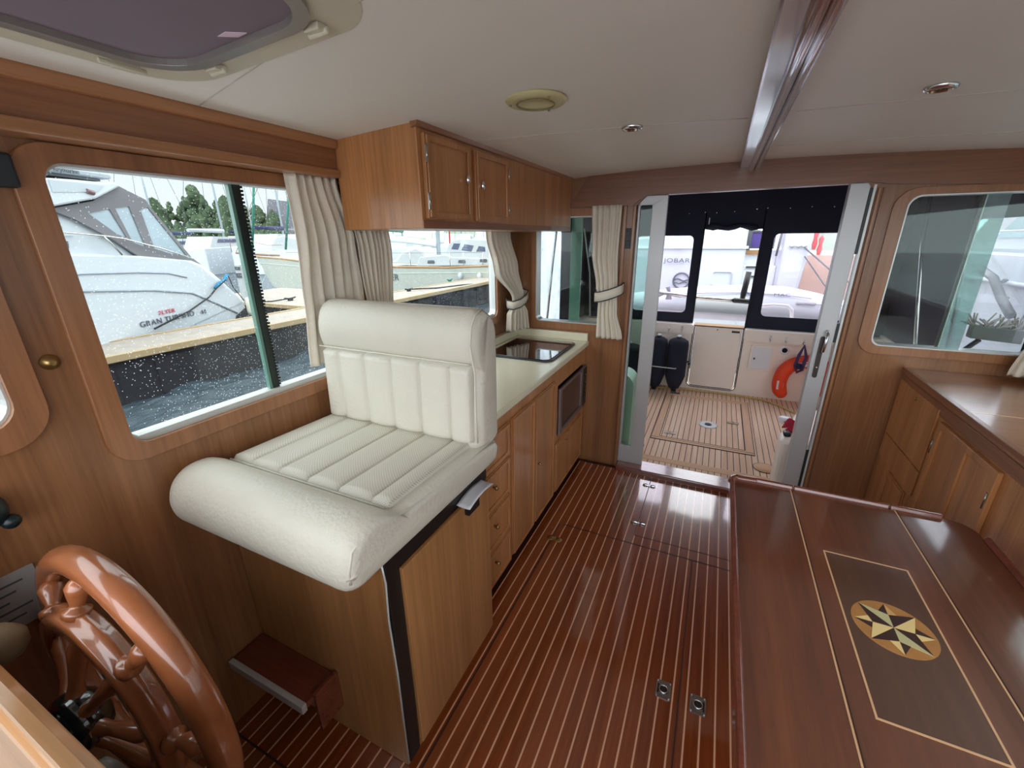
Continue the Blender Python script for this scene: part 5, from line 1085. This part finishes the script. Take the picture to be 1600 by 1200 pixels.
# background marina: yachts, masts, trees
def far_yacht(x, y, L_, H, rot, label, hullm, mast=True, mh=9, cover=None):
    t_ = empty('moored_boat', (x, y, ZW), label, 'boat', None); R_ = Matrix.Translation((x, y, 0)) @ Matrix.Rotation(rot, 4, 'Z')
    mb = MB(); mb.plate([(-L_ / 2, ZW - .05), (L_ / 2 - .8, ZW - .05), (L_ / 2, H), (-L_ / 2, H * .85)], [], 'y', -1.4, 1.4, R_); build(mb, 'hull', hullm, t_, bevel=.05)
    mb = MB(); mb.plate([(-L_ * .35, H * .86), (L_ * .22, H * .93), (L_ * .12, H + .55), (-L_ * .28, H + .6)], [], 'y', -.9, .9, R_); build(mb, 'cabin', OUTWHITE, t_, bevel=.05)
    mb = MB(); mb.plate([(-L_ * .24, H + .18), (L_ * .13, H + .18), (L_ * .08, H + .42), (-L_ * .22, H + .42)], [], 'y', -.93, .93, R_); build(mb, 'window_band', PORT, t_)
    if mast:
        mb = MB(); mb.tube([R_ @ Vector((.3, 0, H)), R_ @ Vector((.3, 0, mh))], .07, 8); build(mb, 'mast', MAST, t_)
        mb = MB()
        for a in (-L_ / 2, L_ / 2): mb.tube([R_ @ Vector((a, 0, H)), R_ @ Vector((.3, 0, mh))], .014, 5)
        for a in (-1.2, 1.2): mb.tube([R_ @ Vector((.3, a, H)), R_ @ Vector((.3, 0, mh * .9))], .012, 5)
        build(mb, 'rigging', DKGREY, t_)
        mb = MB(); mb.tube([R_ @ Vector((.3, 0, H + 1.0)), R_ @ Vector((-L_ * .4, 0, H + 1.0))], [.16, .11], 8); build(mb, 'boom_cover', cover or BLUECANVAS, t_)
    return t_
ORD = ('first', 'second', 'third', 'fourth', 'fifth', 'sixth', 'seventh', 'eighth')
COV = ((GREYCLOTH, 'grey'), (BLUECANVAS, 'dark blue'), (OUTWHITE, 'white'), (BLUECANVAS, 'navy'), (GREYCLOTH, 'pale grey'), (GREENM, 'green'), (BLUECANVAS, 'blue'), (GREYCLOTH, 'grey'))
for k_ in range(8):        # berthed side by side
    far_yacht(-42 + 4 * k_, 17 + 2 * k_, 8.5, .95 + .12 * (k_ % 4), 2.03 + (pi if k_ % 3 == 1 else 0), 'moored boat with %s boom cover, %s from left in the nearer far row' % (COV[k_][1], ORD[k_]), WHITEB, mh=11 + k_ % 3, cover=COV[k_][0])
COV2 = ((BLUECANVAS, 'navy'), (GREYCLOTH, 'grey'), (REDPAINT, 'red'), (GREYCLOTH, 'pale grey'), (BLUECANVAS, 'blue'), (REDPAINT, 'bright red'), (GREENM, 'green'))
for k_ in range(7):
    far_yacht(-45 + 4.4 * k_, 31 + 2.2 * k_, 9.5, 1.3 + .12 * (k_ % 3), 2.03, 'distant boat with %s boom cover, %s from left in the farthest row' % (COV2[k_][1], ORD[k_]), OUTWHITE, mh=13 + k_ % 2, cover=COV2[k_][0])
sh = MB(); sh.plate([(0, .6), (0, 4.2), (.8, 7.0), (12.5, 5.4), (13.0, 3.2), (13, .6)], [], 'y', 0, 7, Matrix.Translation((-60, 44, 0)) @ Matrix.Rotation(.35, 4, 'Z')); build(sh, 'boat_shed', SHED, None, 'grey sloped roof of a boat shed behind the masts', 'shed')
def blob(mb, c, r, sz, seed):
    rnd = random.Random(seed)
    def f(u, v):
        th, ph = 2 * pi * u, pi * v; k = r * (.82 + .36 * rnd.random())
        return (c[0] + k * sz[0] * cos(th) * sin(ph), c[1] + k * sz[1] * sin(th) * sin(ph), c[2] + k * sz[2] * cos(ph))
    mb.grid(f, 14, 9, cu=True, smooth=False)
TR = [(-76.5, 35.4, 5.0), (-73.8, 37.1, 6.2), (-72, 38.1, 6.8), (-70.2, 39.2, 7.3), (-69.1, 40, 8.4), (-67.8, 40.4, 7.4), (-66, 41, 7.0), (-64.7, 41.4, 6.3), (-63.1, 42.2, 6.8), (-61.8, 42.5, 5.8), (-60.5, 43.1, 5.6), (-58.5, 44, 5.4), (-79, 33.5, 5.2)]
TL = ['leftmost', 'second from left', 'third from left', 'fourth from left', 'tallest', 'sixth from left', 'seventh from left', 'eighth from left', 'ninth from left', 'tenth from left', 'eleventh from left', 'twelfth from left, by the curtain', 'one hidden behind the canopy']
for i, ((x, y, z), tl_) in enumerate(zip(TR, TL)):
    t_ = empty('tree', (x, y, .8), 'dark green tree on the far shore, ' + tl_, 'tree', 'trees on the far shore')
    mb = MB(); mb.tube([(x, y, .5), (x, y, 3)], .2, 6); build(mb, 'trunk', TEAKW, t_)
    mb = MB()
    for k in range(26):
        q = k / 25; w_ = 1.9 * (1 - q) ** .8; blob(mb, (x + random.uniform(-w_, w_), y + random.uniform(-w_, w_), 1.2 + (z - 1.5) * q), .75 - .5 * q * (i % 3 != 1), (1, 1, 1.1 + (i % 2) * .8), i * 100 + k)
    build(mb, 'crown', TREE, t_)
mb = MB(); mb.grid(lambda u, v: (-95 + 75 * u, 22 + 45 * u + 8 * v, -.6 + (2.6 + .5 * sin(u * 17)) * v), 60, 4); build(mb, 'shore_bank', plain('shore_green', (120, 132, 116), .9, var=.3, vscale=.5), None, 'low green shore bank below the trees', 'shore')
mb = MB(); mb.grid(lambda u, v: (-45 + 70 * u, 60 + 6 * v + 4 * u, -.6 + (3.0 + .8 * sin(u * 23)) * v), 60, 4); build(mb, 'shore_bank', MATS['shore_green'], None, 'far shore bank seen through the middle window', 'shore')
